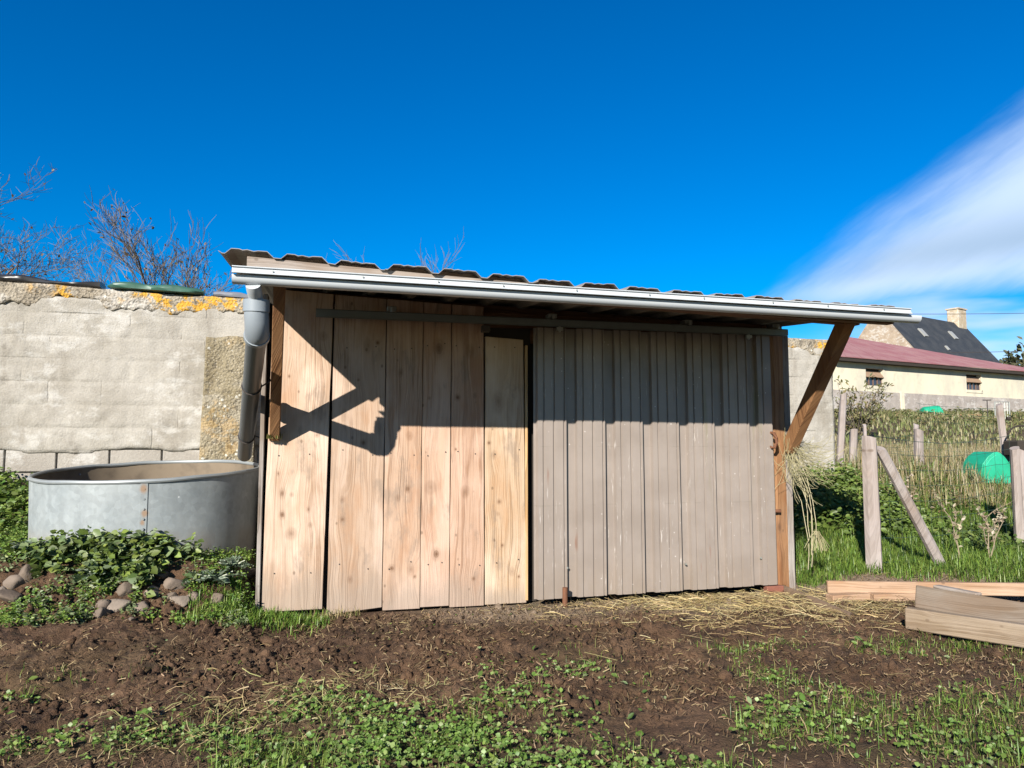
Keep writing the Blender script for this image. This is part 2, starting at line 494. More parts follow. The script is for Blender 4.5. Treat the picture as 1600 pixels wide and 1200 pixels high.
M['sheet'] = sheet_metal()

def roof_metal():
    g = G('roof_sheet_metal'); p = g.pos()
    n = g.noise(p, 5, 5, .65)
    c = g.mix(n.step(.35, .7), (.31, .285, .255), (.215, .195, .17))
    c = g.mix(g.noise(p, 26, 3, .6).step(.58, .7) * .6, c, (.42, .40, .33))
    return g.surf(c, .65, .1, g.bump(n, .1, .01))
M['roof'] = roof_metal()

def concrete(name, a, b, lichen=0.0, stain=.5, pit=.3, joints=False, white=.5):
    g = G(name); p = g.pos()
    x, y, z = g.sep(p)
    n = g.noise(p, 2.2, 6, .62); m = g.noise(g.comb(x * 5, y, z * 1.3), 1.0, 4, .6); f = g.noise(p, 55, 4, .65)
    c = g.mix(n.step(.32, .7), a, b)
    c = g.mix(m.step(.5, .78) * stain, c, (b[0] * .62, b[1] * .58, b[2] * .54))
    w = (g.noise(g.scale(p, (1.0, 1.0, 1.7)), 3.2, 6, .68) + g.noise(p, .8, 2, .5) * .5).step(.76, .90)
    c = g.mix(w * white, c, (.60, .59, .56))
    bl = g.noise(g.scale(p, (1.0, 1.0, 1.4)), 7.5, 4, .6).step(.56, .68) * g.noise(p, 1.7, 2, .5).step(.46, .6)
    c = g.mix(bl * .45, c, (b[0] * .55, b[1] * .54, b[2] * .52))
    h = n * .5 + f * pit + g.noise(p, 160, 2, .6) * .15
    if joints:
        wq = (g.noise(p, 6, 3, .5) - .5) * .09
        rz = z / .205 + wq; fl = rz._m('FLOOR'); fz = ((rz - fl) - .5).abs() * 2
        fx = (((x + fl * .215) / .43 + wq).frac() - .5).abs() * 2
        on = g.noise(p, 1.9, 3, .5).step(.46, .66)
        j = (fz.step(.88, .985) * (on * .8 + .12)).max(fx.step(.955, .99) * g.noise(p, 2.1, 3, .5).step(.5, .62) * .7)
        c = g.mix(j * .26, c, (b[0] * .5, b[1] * .48, b[2] * .45)); h = h - j * .3
    c = g.gain(c, f * .5 + .75)
    if lichen > 0:
        grit = g.voro(p, 42, out='Distance')
        c = g.mix(grit.step(.30, .12) * .5, c, (.50, .47, .41))
        c = g.mix(g.noise(p, 24, 4, .7).step(.54, .64) * .7, c, (.085, .075, .06))
        l1 = g.noise(p, 1.9, 2, .4).step(.47, .56) * g.noise(p, 10, 5, .7).step(.47, .53)
        c = g.mix(l1 * lichen, c, g.mix(f, (.50, .235, .02), (.66, .40, .06)))
        l2 = g.voro(p, 13).step(.20, .14) * g.noise(p, 3.1, 2, .5).step(.45, .55)
        c = g.mix(l2 * .75, c, (.62, .62, .56))
        h = h + grit * .6
    return g.surf(c, .92, 0, g.bump(h, .7, .03), .15)
M['render'] = concrete('cement_render', (.40, .378, .335), (.295, .272, .23), stain=.55, joints=True, white=.42)
M['coping'] = concrete('lichened_coping', (.36, .32, .25), (.26, .22, .165), lichen=.95, stain=.4, pit=.6)
M['buttress'] = concrete('lichened_buttress', (.31, .27, .19), (.215, .18, .11), lichen=.22, stain=.8, pit=.6, white=.15)
M['block'] = concrete('concrete_block', (.38, .355, .315), (.30, .275, .24), stain=.3)

def ground_mat():
    g = G('ground_earth'); p = g.pos()
    msk = g.sep(g.attr('Col'))
    wet, grn, dry = msk
    n = g.noise(p, 7, 6, .65); f = g.noise(p, 42, 5, .7); ff = g.noise(p, 150, 3, .7)
    c = g.mix(n.step(.35, .66), (.074, .039, .021), (.16, .094, .053))
    c = g.mix(g.noise(p, 2.2, 3, .5).step(.45, .68) * .65, c, (.125, .068, .034))
    crumb = f.step(.55, .72)
    c = g.mix(crumb * .5, c, (.175, .115, .066))
    c = g.mix(dry * .9, c, g.mix(f, (.20, .145, .10), (.34, .265, .19)))
    c = g.mix(grn * .55, c, (.075, .075, .03))
    pit = g.noise(p, 19, 4, .65)
    damp = g.noise(p, 1.1, 4, .6).step(.48, .62)
    c = g.gain(c, 1 - damp * (1 - dry) * .34)
    c = g.mix(pit.step(.50, .34) * (1 - dry * .8) * .7, c, (.022, .013, .009))
    c = g.gain(c, 1 - wet * (1 - dry) * .06)
    c = g.gain(c, ff * 1.2 + .45)
    h = n * .4 + f * .45 + ff * .25 + pit * .4
    return g.surf(c, .88, 0, g.bump(h, 1.0, .04), .25)
M['ground'] = ground_mat()

def veg(name, trans=.35, gainv=1.0):
    g = G(name); c = g.attr('Col')
    return g.leaf(g.gain(c, gainv), trans)
M['veg'] = veg('leaf_tissue')
M['straw'] = veg('straw_stalks', .15)
M['bark'] = plain('grey_bark', (.15, .115, .085), .9, var=.3, sc=14, dark=(.075, .055, .04))
M['twig'] = plain('pale_twigs', (.165, .14, .115), .85, var=.25, sc=3, dark=(.085, .07, .055))

# ------------------------------------------------------------------ ground, one sheet out to the horizon
def axis(parts):
    out = []
    for a, b, st in parts:
        n = max(1, int(round((b - a) / st))); out += list(a + (b - a) * np.arange(n) / n)
    out.append(parts[-1][1]); return np.array(out)
gx = axis([(-600, -100, 100), (-100, -20, 10), (-20, -6, 1), (-6, -2.6, .12), (-2.6, 5.6, .0165), (5.6, 13, .1), (13, 40, 1), (40, 120, 10), (120, 700, 100)])
gy = axis([(-500, -60, 80), (-60, -10, 5), (-10, -3.4, .3), (-3.4, .25, .0165), (.25, 3.2, .06), (3.2, 12, .25), (12, 40, 1), (40, 120, 10), (120, 900, 100)])
XX, YY = np.meshgrid(gx, gy)
nx, ny = len(gx), len(gy)
V = np.stack([XX.ravel(), YY.ravel(), H(XX, YY).ravel()], 1)
ii = np.arange(ny - 1)[:, None] * nx + np.arange(nx - 1)[None, :]
F = np.stack([ii, ii + 1, ii + nx + 1, ii + nx], -1).reshape(-1, 4)
gcol = np.stack([mud_mask(V[:, 0], V[:, 1]), np.clip(green_mask(V[:, 0], V[:, 1]) + sst(V[:, 1], .2, .8) * .8, 0, 1), dry_mask(V[:, 0], V[:, 1])], 1)
ground = big_mesh('ground', V, F, M['ground'], col=gcol, smooth=True)
tag(ground, kind='structure')

# ------------------------------------------------------------------ the shed
shed = root('shed', (0, 0, 0), 'low lean-to shed with wide wooden planks, sliding metal door and sheet roof', 'shed')

def roofz(x, y): return 2.004 - .041 * (x - .08) + .0045 * (x - .08) ** 2 + 0.08 * (y + 1.1)

def plank(name, x0b, x1b, x0t, x1t, z0, z1, th, y, mat, z0r=None, z1r=None, seed=0):
    """upright board with a slightly wandering edge, its own origin at its lower left corner"""
    z0r = z0 if z0r is None else z0r; z1r = z1 if z1r is None else z1r
    r_ = random.Random(seed); n = 12; rings = []
    for i in range(n + 1):
        t = i / n; wob = (r_.random() - .5) * .003
        xa = x0b + (x0t - x0b) * t + wob; xb = x1b + (x1t - x1b) * t + (r_.random() - .5) * .003
        za = z0 + (z1 - z0) * t; zb = z0r + (z1r - z0r) * t
        bow = math.sin(t * 3.1) * .004 * (r_.random() - .5)
        rings.append([(xa, y + bow, za), (xb, y + bow, zb), (xb, y + th + bow, zb), (xa, y + th + bow, za)])
    m = MB().loft(rings)
    return m.build(name, mat, shed, origin=(x0b, y, z0), bevel=.0025)

def lk(px, py, x0, z0):                     # knot of the photographed board in that board's own metres
    p = atY(px, py, 0); return (p[0] - x0, p[2] - z0)
def kn(x0, z0, lst): return [(*lk(a, b, x0, z0), r) for a, b, r in lst]

P1 = ((.62, .46, .33), (.50, .335, .215)); P2 = ((.58, .43, .32), (.45, .31, .21))
boards = [
    # x0b x1b x0t x1t z0 z1 colours knots
    (-.352, .016, -.325, .048, .045, 2.10, ((.62, .47, .345), (.50, .34, .23)), [(441, 771, .014), (456, 773, .009), (441, 804, .016), (455, 834, .026), (435, 740, .008), (505, 525, .02), (452, 588, .008), (495, 680, .012), (482, 796, .010), (485, 820, .011)], .10, .34),
    (.045, .388, .058, .392, .02, 2.09, ((.57, .43, .32), (.46, .32, .22)), [(575, 536, .020), (590, 532, .012), (535, 777, .012), (535, 808, .013), (538, 646, .017), (568, 688, .016), (547, 902, .013), (560, 590, .008)], .22, .42),
    (.393, .632, .397, .637, .015, 2.09, ((.60, .435, .315), (.46, .30, .205)), [(626, 582, .013), (637, 764, .016), (640, 681, .016), (612, 888, .018), (642, 890, .018), (648, 901, .010), (622, 778, .012)], .14, .25),
    (.637, .826, .641, .83, .022, 2.08, ((.60, .43, .315), (.47, .295, .20)), [(686, 545, .028), (673, 761, .028), (682, 866, .022), (671, 622, .010)], .12, .25),
    (.831, 1.063, .835, 1.052, .012, 2.075, ((.59, .415, .30), (.46, .28, .185)), [(734, 549, .020), (715, 621, .016), (727, 769, .022), (740, 904, .012), (742, 618, .008), (712, 702, .008)], .14, .30),
    (1.069, 1.355, 1.066, 1.335, .015, 1.815, ((.63, .485, .34), (.51, .355, .22)), [(779, 628, .030), (780, 784, .013), (778, 803, .008), (764, 692, .012), (772, 711, .012), (785, 852, .011), (800, 893, .016), (811, 901, .010)], .06, .16),
]
for i, (a, b, c, d, z0, z1, (cb, cl), ks, gr, ft) in enumerate(boards):
    m = wood('plank_pine_%d' % i, cb, cl, 1.3 + i * 2.7, kn(a, z0, ks), grey=gr, foot=ft, greyc=(.40, .355, .31))
    tops = {5: (1.822, 1.808)}.get(i, (roofz(c, 0) - .03, roofz(d, 0) - .03))
    bots = {1: (.005, .035)}.get(i, (z0, z0))
    pk = plank('plank', a, b, c, d, bots[0], tops[0], .03, (.0, .006, .0, .004, .0, .003)[i], m, bots[1], tops[1], seed=i)
    for zz in (.30, 1.02, 1.74):
        for q in (.22, .78):
            nx_ = a + (b - a) * q + rnd.uniform(-.02, .02); nz_ = zz + rnd.uniform(-.03, .03)
            MB().tube([(nx_, pk.location.y + .004, nz_), (nx_, pk.location.y - .0035, nz_)], .0045, 7).build('nail', M['wire'], pk)
# black sheets behind the planks stand in for the shade inside the gaps
MB().box((.03, .06, 1.0), (.76, .004, 1.98)).box((.9, .062, 1.0), (1.0, .004, 1.98)).build('gap_shade', M['black'], shed)
MB().box((1.358, .015, .90), (.018, .03, 1.74)).build('door_stop', wood('stop_pine', (.66, .46, .24), (.5, .32, .15), 31), shed, bevel=.002)
MB().box((1.385, .072, .98), (.12, .004, 1.94)).build('gap_shade', M['black'], shed)  # another black sheet as painted shade, in the gap beside the door
# header above the doorway, cross rails behind the planks
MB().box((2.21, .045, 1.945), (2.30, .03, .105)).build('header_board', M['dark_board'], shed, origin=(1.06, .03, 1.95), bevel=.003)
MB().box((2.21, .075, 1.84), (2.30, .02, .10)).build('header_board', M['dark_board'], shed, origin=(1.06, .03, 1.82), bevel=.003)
# corner post at the doorway's right side and the shed's left corner trim
def rough_post(name, x0, x1, y0, y1, z0, z1, mat, seed):
    r_ = random.Random(seed); rings = []
    for i in range(15):
        t = i / 14; z = z0 + (z1 - z0) * t; j = lambda k=.005: (r_.random() - .5) * k
        rings.append([(x0 + j(), y0 + j(), z), ((x0 * .6 + x1 * .4) + j(), y0 - .008 + j(.006), z), (x1 + j(), y0 + .01 + j(), z), (x1 + j(), y1, z), (x0 + j(), y1, z)])
    return MB().loft(rings).build(name, mat, shed, origin=(x0, y0, z0), bevel=.004)
rough_post('corner_post', 3.235, 3.385, -.012, .16, -.08, 1.985, M['post'], 4)
MB().box((3.415, .055, .94), (.055, .10, 1.95)).build('side_trim', M['old'], shed, origin=(3.39, .0, 0), bevel=.004)
MB().box((-.372, .030, 1.05), (.026, .10, 1.98)).build('side_trim', M['old'], shed, origin=(-.385, 0, .07), bevel=.003)
for k in range(9):                                    # side walls of upright boards
    y0 = .09 + k * .232
    hz = 1.98 + .08 * k * .23
    MB().box((-.372, y0 + .112, hz / 2 + .06), (.022, .222, hz - .02)).build('side_board', M['old'], shed, origin=(-.385, y0, .05), bevel=.002)
    MB().box((3.415, y0 + .128, hz / 2), (.022, .222, hz - .12)).build('side_board', M['old'], shed, origin=(3.40, y0, .0), bevel=.002)
for k in range(16):
    MB().box((-.25 + k * .236, 2.19, 1.08), (.228, .022, 2.1)).build('back_board', M['old'], shed, origin=(-.36 + k * .236, 2.18, 0), bevel=.002)

# sliding door: one panel of trapezoid sheet, rails behind it
door = None
def door_sheet():
    global door
    x0, x1 = 1.392, 3.222; zt0, zt1, zb0, zb1 = 1.885, 1.892, .048, .066
    nmod = 6.5; mod = (x1 - x0) / nmod
    prof = [(0.0, .0), (.055, .0), (.075, .024), (.20, .024), (.215, .0165), (.235, .0165), (.25, .024), (.46, .024), (.475, .0165), (.495, .0165), (.51, .024), (.72, .024), (.735, .0165), (.755, .0165), (.77, .024), (.80, .024), (.815, .0)]
    pr = []
    k = 0
    off = .80
    for m_ in range(8):
        for a, d in prof:
            # groove first, plateau after it
            s_ = (m_ - 1 + a + (1 - off)) * mod if False else (m_ + a * 1.0 - .0) * mod
            if 0 <= s_ <= (x1 - x0): pr.append((s_, d))
    pr.append((x1 - x0, pr[-1][1]))
    r_ = random.Random(3); rings = []
    for i in range(9):
        t = i / 8
        row = []
        for s_, d in pr:
            q = s_ / (x1 - x0)
            zb = zb0 + (zb1 - zb0) * q; zt = zt0 + (zt1 - zt0) * q
            xx = x0 + s_ + (1 - t) * .012 * q
            wav = .003 * math.sin(q * 9 + t * 3)
            row.append((xx, -.055 - d * 1.35 + wav, zb + (zt - zb) * t))
        rings.append(row)
    n = len(pr); vs = [p for r in rings for p in r]; fs = [(i * n + k, i * n + k + 1, (i + 1) * n + k + 1, (i + 1) * n + k) for i in range(8) for k in range(n - 1)]
    m = MB().add(vs, fs)
    off_ = len(vs)
    m.add([(x, y + .0015, z) for x, y, z in vs], [tuple(reversed(f)) for f in fs])
    door = m.build('sliding_door', M['sheet'], shed, origin=(x0, -.055, zb0))
    for zz in (.22, 1.0, 1.72):
        MB().box((2.31, -.030, zz), (1.80, .036, .10)).build('door_rail', M['dark_board'], door, origin=(1.4, -.03, zz), bevel=.003)
    # hook handle, latch, screws
    MB().tube([(3.205, -.085, 1.17), (3.212, -.115, 1.165), (3.225, -.125, 1.13), (3.226, -.125, 1.09), (3.214, -.118, 1.062), (3.202, -.10, 1.058), (3.198, -.085, 1.07)], [.010, .012, .012, .012, .011, .009, .007], 8).build('handle', M['rust'], door, smooth=True)
    MB().box((3.198, -.083, 1.12), (.016, .006, .14)).build('handle_plate', M['wire'], door, bevel=.002)
    for k, (sx, sz) in enumerate(((1.9, 1.80), (2.95, 1.83), (1.5, 1.8), (1.62, .25), (2.5, .24), (3.1, .26))):
        MB().tube([(sx, -.075, sz), (sx, -.086, sz)], .007, 8).build('screw', M['bolt'], door)
door_sheet()
MB().tube([(3.218, -.03, .590), (3.25, -.05, .592), (3.285, -.05, .590), (3.31, -.02, .595)], [.012, .014, .013, .008], 8).build('latch', M['rust'], shed, smooth=True)
MB().tube([(3.225, -.05, .60), (3.228, -.055, .66), (3.236, -.04, .70)], .003, 6).build('latch_wire', M['wire'], shed)
MB().box((3.205, -.07, .03), (.14, .055, .055)).build('stop_brick', plain('red_brick', (.22, .085, .055), .9, var=.3, sc=20, bump=.3), shed, bevel=.006)

# rail on which the door slides
def rail():
    a, b = -.06, 3.335; zc = 1.912
    pr = [(-.150, -.022), (-.150, .020), (-.143, .026), (-.105, .026), (-.098, .020), (-.098, -.022), (-.108, -.022), (-.108, -.012), (-.104, .016), (-.144, .016), (-.140, -.012), (-.140, -.022)]
    rings = [[(x, y, zc + z) for y, z in pr] for x in (a, b)]
    r = MB().loft(rings).build('door_track', M['rail'], shed, origin=(a, -.12, zc))
    for x in (.42, 1.52, 2.55, 3.27):
        MB().box((x, -.060, zc + .055), (.060, .085, .032)).box((x, -.124, zc + .044), (.022, .012, .04)).build('track_bracket', M['bolt'], r, bevel=.003)
    for x in (1.56, 3.02):
        MB().tube([(x, -.124, zc - .02), (x, -.124, zc - .06)], .008, 8).box((x, -.124, zc - .038), (.045, .016, .022)).build('roller_bolt', M['bolt'], r)
    MB().box((1.045, -.10, zc - .055), (.055, .05, .045)).build('track_stop', M['wire'], r, bevel=.003)
rail()

# roof: corrugated sheets, purlins, fascia
def roof():
    mod = .2645; sheets = 5; per = 3
    left = -.506
    shape = [(0, 0), (.05, .0), (.16, .034), (.30, .036), (.36, .030), (.44, .036), (.56, .030), (.64, .036), (.80, .036), (.92, .0), (1.0, 0)]
    for k in range(sheets):
        x0 = left + k * per * mod; pts = []
        mods = per if k < sheets - 1 else 3
        for j in range(mods):
            for i, (a, h) in enumerate(shape):
                if i == 0 and j > 0: continue
                pts.append((x0 + (j + a + .02) * mod, h))
        pts.append((pts[-1][0] + .03, .012))
        if k == 0: pts.insert(0, (x0 - .012, .012))
        rows = []
        r_ = random.Random(k)
        ysn = 16
        frontj = (r_.random() - .5) * .02
        for i in range(ysn + 1):
            t = i / ysn; y = -1.115 + frontj * (1 - t) + t * 3.4
            rows.append([(x, y, roofz(x, y) + h - .008 + .003 * k % 2 * .001 + (.002 if k % 2 else 0) + .002 * math.sin(x * 7 + y * 3) + (vnoise(x * 9, y * 2, 4) * .008 if i < 2 else 0)) for x, h in [(x_, h_ * .82) for x_, h_ in pts]])
        n = len(pts); vs = [p for r in rows for p in r]
        fs = [(i * n + q, i * n + q + 1, (i + 1) * n + q + 1, (i + 1) * n + q) for i in range(ysn) for q in range(n - 1)]
        m = MB().add(vs, fs)
        m.add([(x, y, z - .003) for x, y, z in vs], [tuple(reversed(f)) for f in fs])
        # close the front edge
        nn = len(vs)
        m.f.extend([(q, q + nn, q + nn + 1, q + 1) for q in range(n - 1)])
        m.build('roof_sheet', M['roof'], shed, origin=(x0, -1.1, roofz(x0, -1.1)))
    xa, xb = -.385, 3.50; rings = []
    for x in np.linspace(xa, xb, 9):
        z1 = roofz(x, -1.08) - .010; z0 = 1.885 - .0078 * (x + .45)
        rings.append([(x, -1.092, z0), (x, -1.062, z0), (x, -1.062, z1), (x, -1.092, z1)])
    MB().loft(rings).build('fascia_board', M['oldx'], shed, origin=(xa, -1.09, 1.9), bevel=.002)
    rings = [[(x, -1.058, roofz(x, -1.03) - .085), (x, -1.0, roofz(x, -1.03) - .085), (x, -1.0, roofz(x, -1.03) - .012), (x, -1.058, roofz(x, -1.03) - .012)] for x in np.linspace(-.37, 3.46, 9)]
    MB().loft(rings).build('light_stop', M['dark_board'], shed, origin=(-.37, -1.05, 1.9))  # unseen strip added behind the fascia to block slits of sunlight
    for y in (-.80, .14, 1.1, 2.1):
        q0, q1 = roofz(-.34, y) - .048, roofz(3.40, y) - .048
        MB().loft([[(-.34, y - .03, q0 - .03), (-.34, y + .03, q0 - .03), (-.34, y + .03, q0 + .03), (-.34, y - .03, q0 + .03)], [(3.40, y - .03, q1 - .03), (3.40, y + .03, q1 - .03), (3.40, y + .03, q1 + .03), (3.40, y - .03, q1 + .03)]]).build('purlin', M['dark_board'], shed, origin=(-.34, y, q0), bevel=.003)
    for x in (-.30, .92, 2.14, 3.34):
        q0, q1 = roofz(x, .10) - .15, roofz(x, 2.15) - .15
        MB().loft([[(x - .03, .10, q0 - .05), (x + .03, .10, q0 - .05), (x + .03, .10, q0 + .052), (x - .03, .10, q0 + .052)], [(x - .03, 2.15, q1 - .05), (x + .03, 2.15, q1 - .05), (x + .03, 2.15, q1 + .052), (x - .03, 2.15, q1 + .052)]]).build('rafter', M['dark_board'], shed, origin=(x, .10, q0), bevel=.003)
roof()

# gutter with its upper apron strip
def gutter():
    def gz(x): return 1.867 - .0078 * (x + .45)               # under edge of the gutter
    r = .036; yc = -1.116
    pr = []
    for k in range(13):
        a = math.pi + math.pi * k / 12
        pr.append((yc + r * math.cos(a), r + r * math.sin(a)))
    inner = [(yc + (r - .004) * math.cos(math.pi + math.pi * k / 12), r + (r - .004) * math.sin(math.pi + math.pi * k / 12)) for k in range(12, -1, -1)]
    front = [(yc - r, r + .004), (yc - r + .001, r + .007), (yc - r + .005, r + .007)]
    prof = front[::-1] + pr + inner
    rings = [[(x, y, gz(x) + z) for y, z in prof] for x in (-.447, .6, 1.7, 2.8, 3.585)]
    g_ = MB().loft(rings).build('gutter', M['pvc'], shed, origin=(-.475, yc, gz(0)), smooth=True)
    # end cap on the right stays open as in the photograph, the apron stops short of it
    def az(x): return gz(x) + .0455
    ap = [(y - .19, z * 1.06) for y, z in [(-.988, .0), (-.988, .004), (-.980, .009), (-.974, .026), (-.984, .029), (-.984, .033), (-.96, .035), (-.904, .036), (-.904, .032), (-.957, .029), (-.968, .006), (-.968, .0)]]
    rings = [[(x, y, az(x) + z) for y, z in ap] for x in (-.445, .6, 1.7, 2.8, 3.492)]
    MB().loft(rings).build('apron_strip', M['pvc'], shed, origin=(-.472, -1.0, az(0)))
    for k in range(10):
        x = -.27 + k * .40 + rnd.uniform(-.05, .05)
        MB().tube([(x, -1.160, az(x) + .017), (x, -1.176, az(x) + .017)], .0045, 6).build('rivet', M['bolt'], g_)
gutter()

# downpipe: elbow below the gutter outlet, long sloping pipe back to the tank
def downpipe():
    A = np.array((-.337, -.98, 1.652)); B = np.array((-.585, 1.15, 1.0)); top = np.array((-.350, -1.12, 1.866))
    d = (B - A) / np.linalg.norm(B - A)
    o = MB().tube([A + d * .02, A + d * .4, A + d * .9, B], .052, 20).build('downpipe', M['pipe'], shed, origin=tuple(A), smooth=True)
    q = np.array((-.340, -1.025, 1.805))
    MB().tube([q, q + (0, .004, -.05), q + (.003, .014, -.10), A + d * .0, A + d * .05], .060, 20).build('elbow', M['elbow'], o, smooth=True)
    MB().tube([q + (0, -.002, .006), q + (0, .004, -.055)], .0645, 20).build('elbow_socket', M['elbow'], o, smooth=True)
    MB().tube([A + d * .03, A + d * .06], .0645, 20).build('elbow_socket', M['elbow'], o, smooth=True)
    MB().tube([top, top + (.003, .02, -.02), q + (0, 0, .0)], .036, 16).build('outlet', M['pvc'], o, smooth=True)
    for tt, tgt in ((.34, (-.268, -.40, 1.50)), (.78, (-.385, .60, 1.14))):
        c = A + (B - A) * tt
        ring = []
        x_ = np.cross(d, (0, 0, 1)); x_ /= np.linalg.norm(x_); y_ = np.cross(d, x_)
        for k in range(17):
            a = 2 * math.pi * k / 16; ring.append(c + (x_ * math.cos(a) + y_ * math.sin(a)) * .056)
        w = MB().tube(ring, .005, 6, cap=False)
        w.tube([c + x_ * .056, (c + x_ * .056 + np.array(tgt)) / 2 + (0, 0, -.012), np.array(tgt)], .005, 6)
        w.build('pipe_tie', M['wire'], o)
downpipe()

# two struts under the overhang
MB().bar((-.297, -.015, 1.125), (-.243, -.815, 1.955), .066, .062, (1, 0, 0)).build('strut', M['strut'], shed, origin=(-.297, -.02, 1.12), bevel=.004)
MB().bar((3.400, -.020, 1.045), (3.315, -.815, 1.90), .10, .075, (1, 0, 0)).build('strut', M['strut'], shed, origin=(3.4, -.02, 1.04), bevel=.004)
MB().tube([(1.585, -.13, -.05), (1.587, -.13, .13)], [.018, .018], 10).build('door_guide', M['rust'], shed, smooth=True)

# moss tuft that grows on the left strut's foot
def tuft(name, label, cat, c, n, L, spread, cols, seed, mat='veg', droop=.4, parent=None):
    r_ = np.random.default_rng(seed)
    a = r_.uniform(0, 2 * math.pi, n); rad = np.sqrt(r_.uniform(0, 1, n)) * spread
    base = np.stack([c[0] + rad * np.cos(a), c[1] + rad * np.sin(a), np.full(n, c[2])], 1)
    o = blades(name, base, L, .006, cols, mat, lean=.6, seed=seed, droop=droop)
    return tag(o, label, cat)


# ------------------------------------------------------------------ growth
def pick_cols(cols, n, r_, jit=.25):
    c = np.array(cols, float)[r_.integers(0, len(cols), n)]
    return np.clip(c * r_.uniform(1 - jit, 1 + jit, (n, 1)) * r_.uniform(.93, 1.07, (n, 3)), 0, 1)
def blades(name, base, L, w, cols, mat='veg', lean=.5, seed=0, droop=.4, heading=None, parent=None, up=1.0):
    """thin curved blades of three triangles each, one mesh"""
    r_ = np.random.default_rng(seed); n = len(base)
    Ls = (np.full(n, L) if np.isscalar(L) else np.asarray(L)) * r_.uniform(.5, 1.25, n)
    a = r_.uniform(0, 2 * math.pi, n) if heading is None else heading
    hd = np.stack([np.cos(a), np.sin(a), np.zeros(n)], 1); sd = np.stack([-np.sin(a), np.cos(a), np.zeros(n)], 1)
    ln = (r_.uniform(0, 1, n) * lean)[:, None]; upv = np.array([0, 0, up])
    p1 = base + (upv * (1 - ln * .3) + hd * ln * .5) * (Ls * .5)[:, None]
    p2 = p1 + (upv * (1 - ln * 1.0 - droop * r_.uniform(.2, 1, (n, 1))) + hd * (ln + droop * .6)) * (Ls * .5)[:, None]
    ww = (w * r_.uniform(.6, 1.4, n))[:, None] * .5
    V = np.stack([base - sd * ww, base + sd * ww, p1 - sd * ww * .8, p1 + sd * ww * .8, p2], 1).reshape(-1, 3)
    k = np.arange(n)[:, None] * 5
    F = np.concatenate([k + [0, 1, 3], k + [0, 3, 2], k + [2, 3, 4]], 1).reshape(-1, 3)
    c = pick_cols(cols, n, r_)
    return big_mesh(name, V, F, M[mat], parent, np.repeat(c, 5, 0))
def leaf_arrays(P, D, size, cols, seed=0, wide=.6, fold=.18):
    r_ = np.random.default_rng(seed); n = len(P)
    D = D / (np.linalg.norm(D, axis=1, keepdims=True) + 1e-9)
    up = np.array([-.38, -.5, .8]) + r_.normal(0, .5, (n, 3))
    S_ = np.cross(D, up); S_ /= (np.linalg.norm(S_, axis=1, keepdims=True) + 1e-9)
    N_ = np.cross(S_, D)
    s = (np.full(n, size) if np.isscalar(size) else np.asarray(size)) * r_.uniform(.6, 1.35, n); s = s[:, None]
    mid = P + D * s * .45 - N_ * s * fold * .4
    l = P + D * s * .4 - S_ * s * wide * .5 + N_ * s * fold * .3; r = P + D * s * .4 + S_ * s * wide * .5 + N_ * s * fold * .3
    l2 = P + D * s * .75 - S_ * s * wide * .34; r2 = P + D * s * .75 + S_ * s * wide * .34
    t = P + D * s - N_ * s * fold * .8
    V = np.stack([P, l, r, mid, l2, r2, t], 1).reshape(-1, 3); k = np.arange(n)[:, None] * 7
    F = np.concatenate([k + [0, 2, 3], k + [0, 3, 1], k + [3, 2, 5], k + [3, 4, 1], k + [3, 5, 6], k + [3, 6, 4]], 1).reshape(-1, 3)
    return V, F, np.repeat(pick_cols(cols, n, r_), 7, 0)
def leaves(name, P, D, size, cols, seed=0, wide=.6, mat='veg', parent=None, fold=.18):
    V, F, c = leaf_arrays(P, D, size, cols, seed, wide, fold)
    return big_mesh(name, V, F, M[mat], parent, c)
def scatter(n, x0, x1, y0, y1, dens, seed):
    r_ = np.random.default_rng(seed); x = r_.uniform(x0, x1, n); y = r_.uniform(y0, y1, n)
    k = r_.uniform(0, 1, n) < dens(x, y); x, y = x[k], y[k]
    return np.stack([x, y, H(x, y)], 1)

GREEN = [(.135, .215, .038), (.105, .185, .036), (.18, .255, .05), (.08, .15, .03)]
BRIGHT = [(.20, .30, .045), (.155, .26, .042), (.24, .32, .07), (.12, .21, .035)]
DRYC = [(.38, .30, .15), (.30, .235, .12), (.45, .37, .20), (.24, .19, .09)]
NETTLE = [(.12, .175, .035), (.155, .215, .045), (.20, .26, .055), (.08, .125, .03), (.17, .24, .10)]

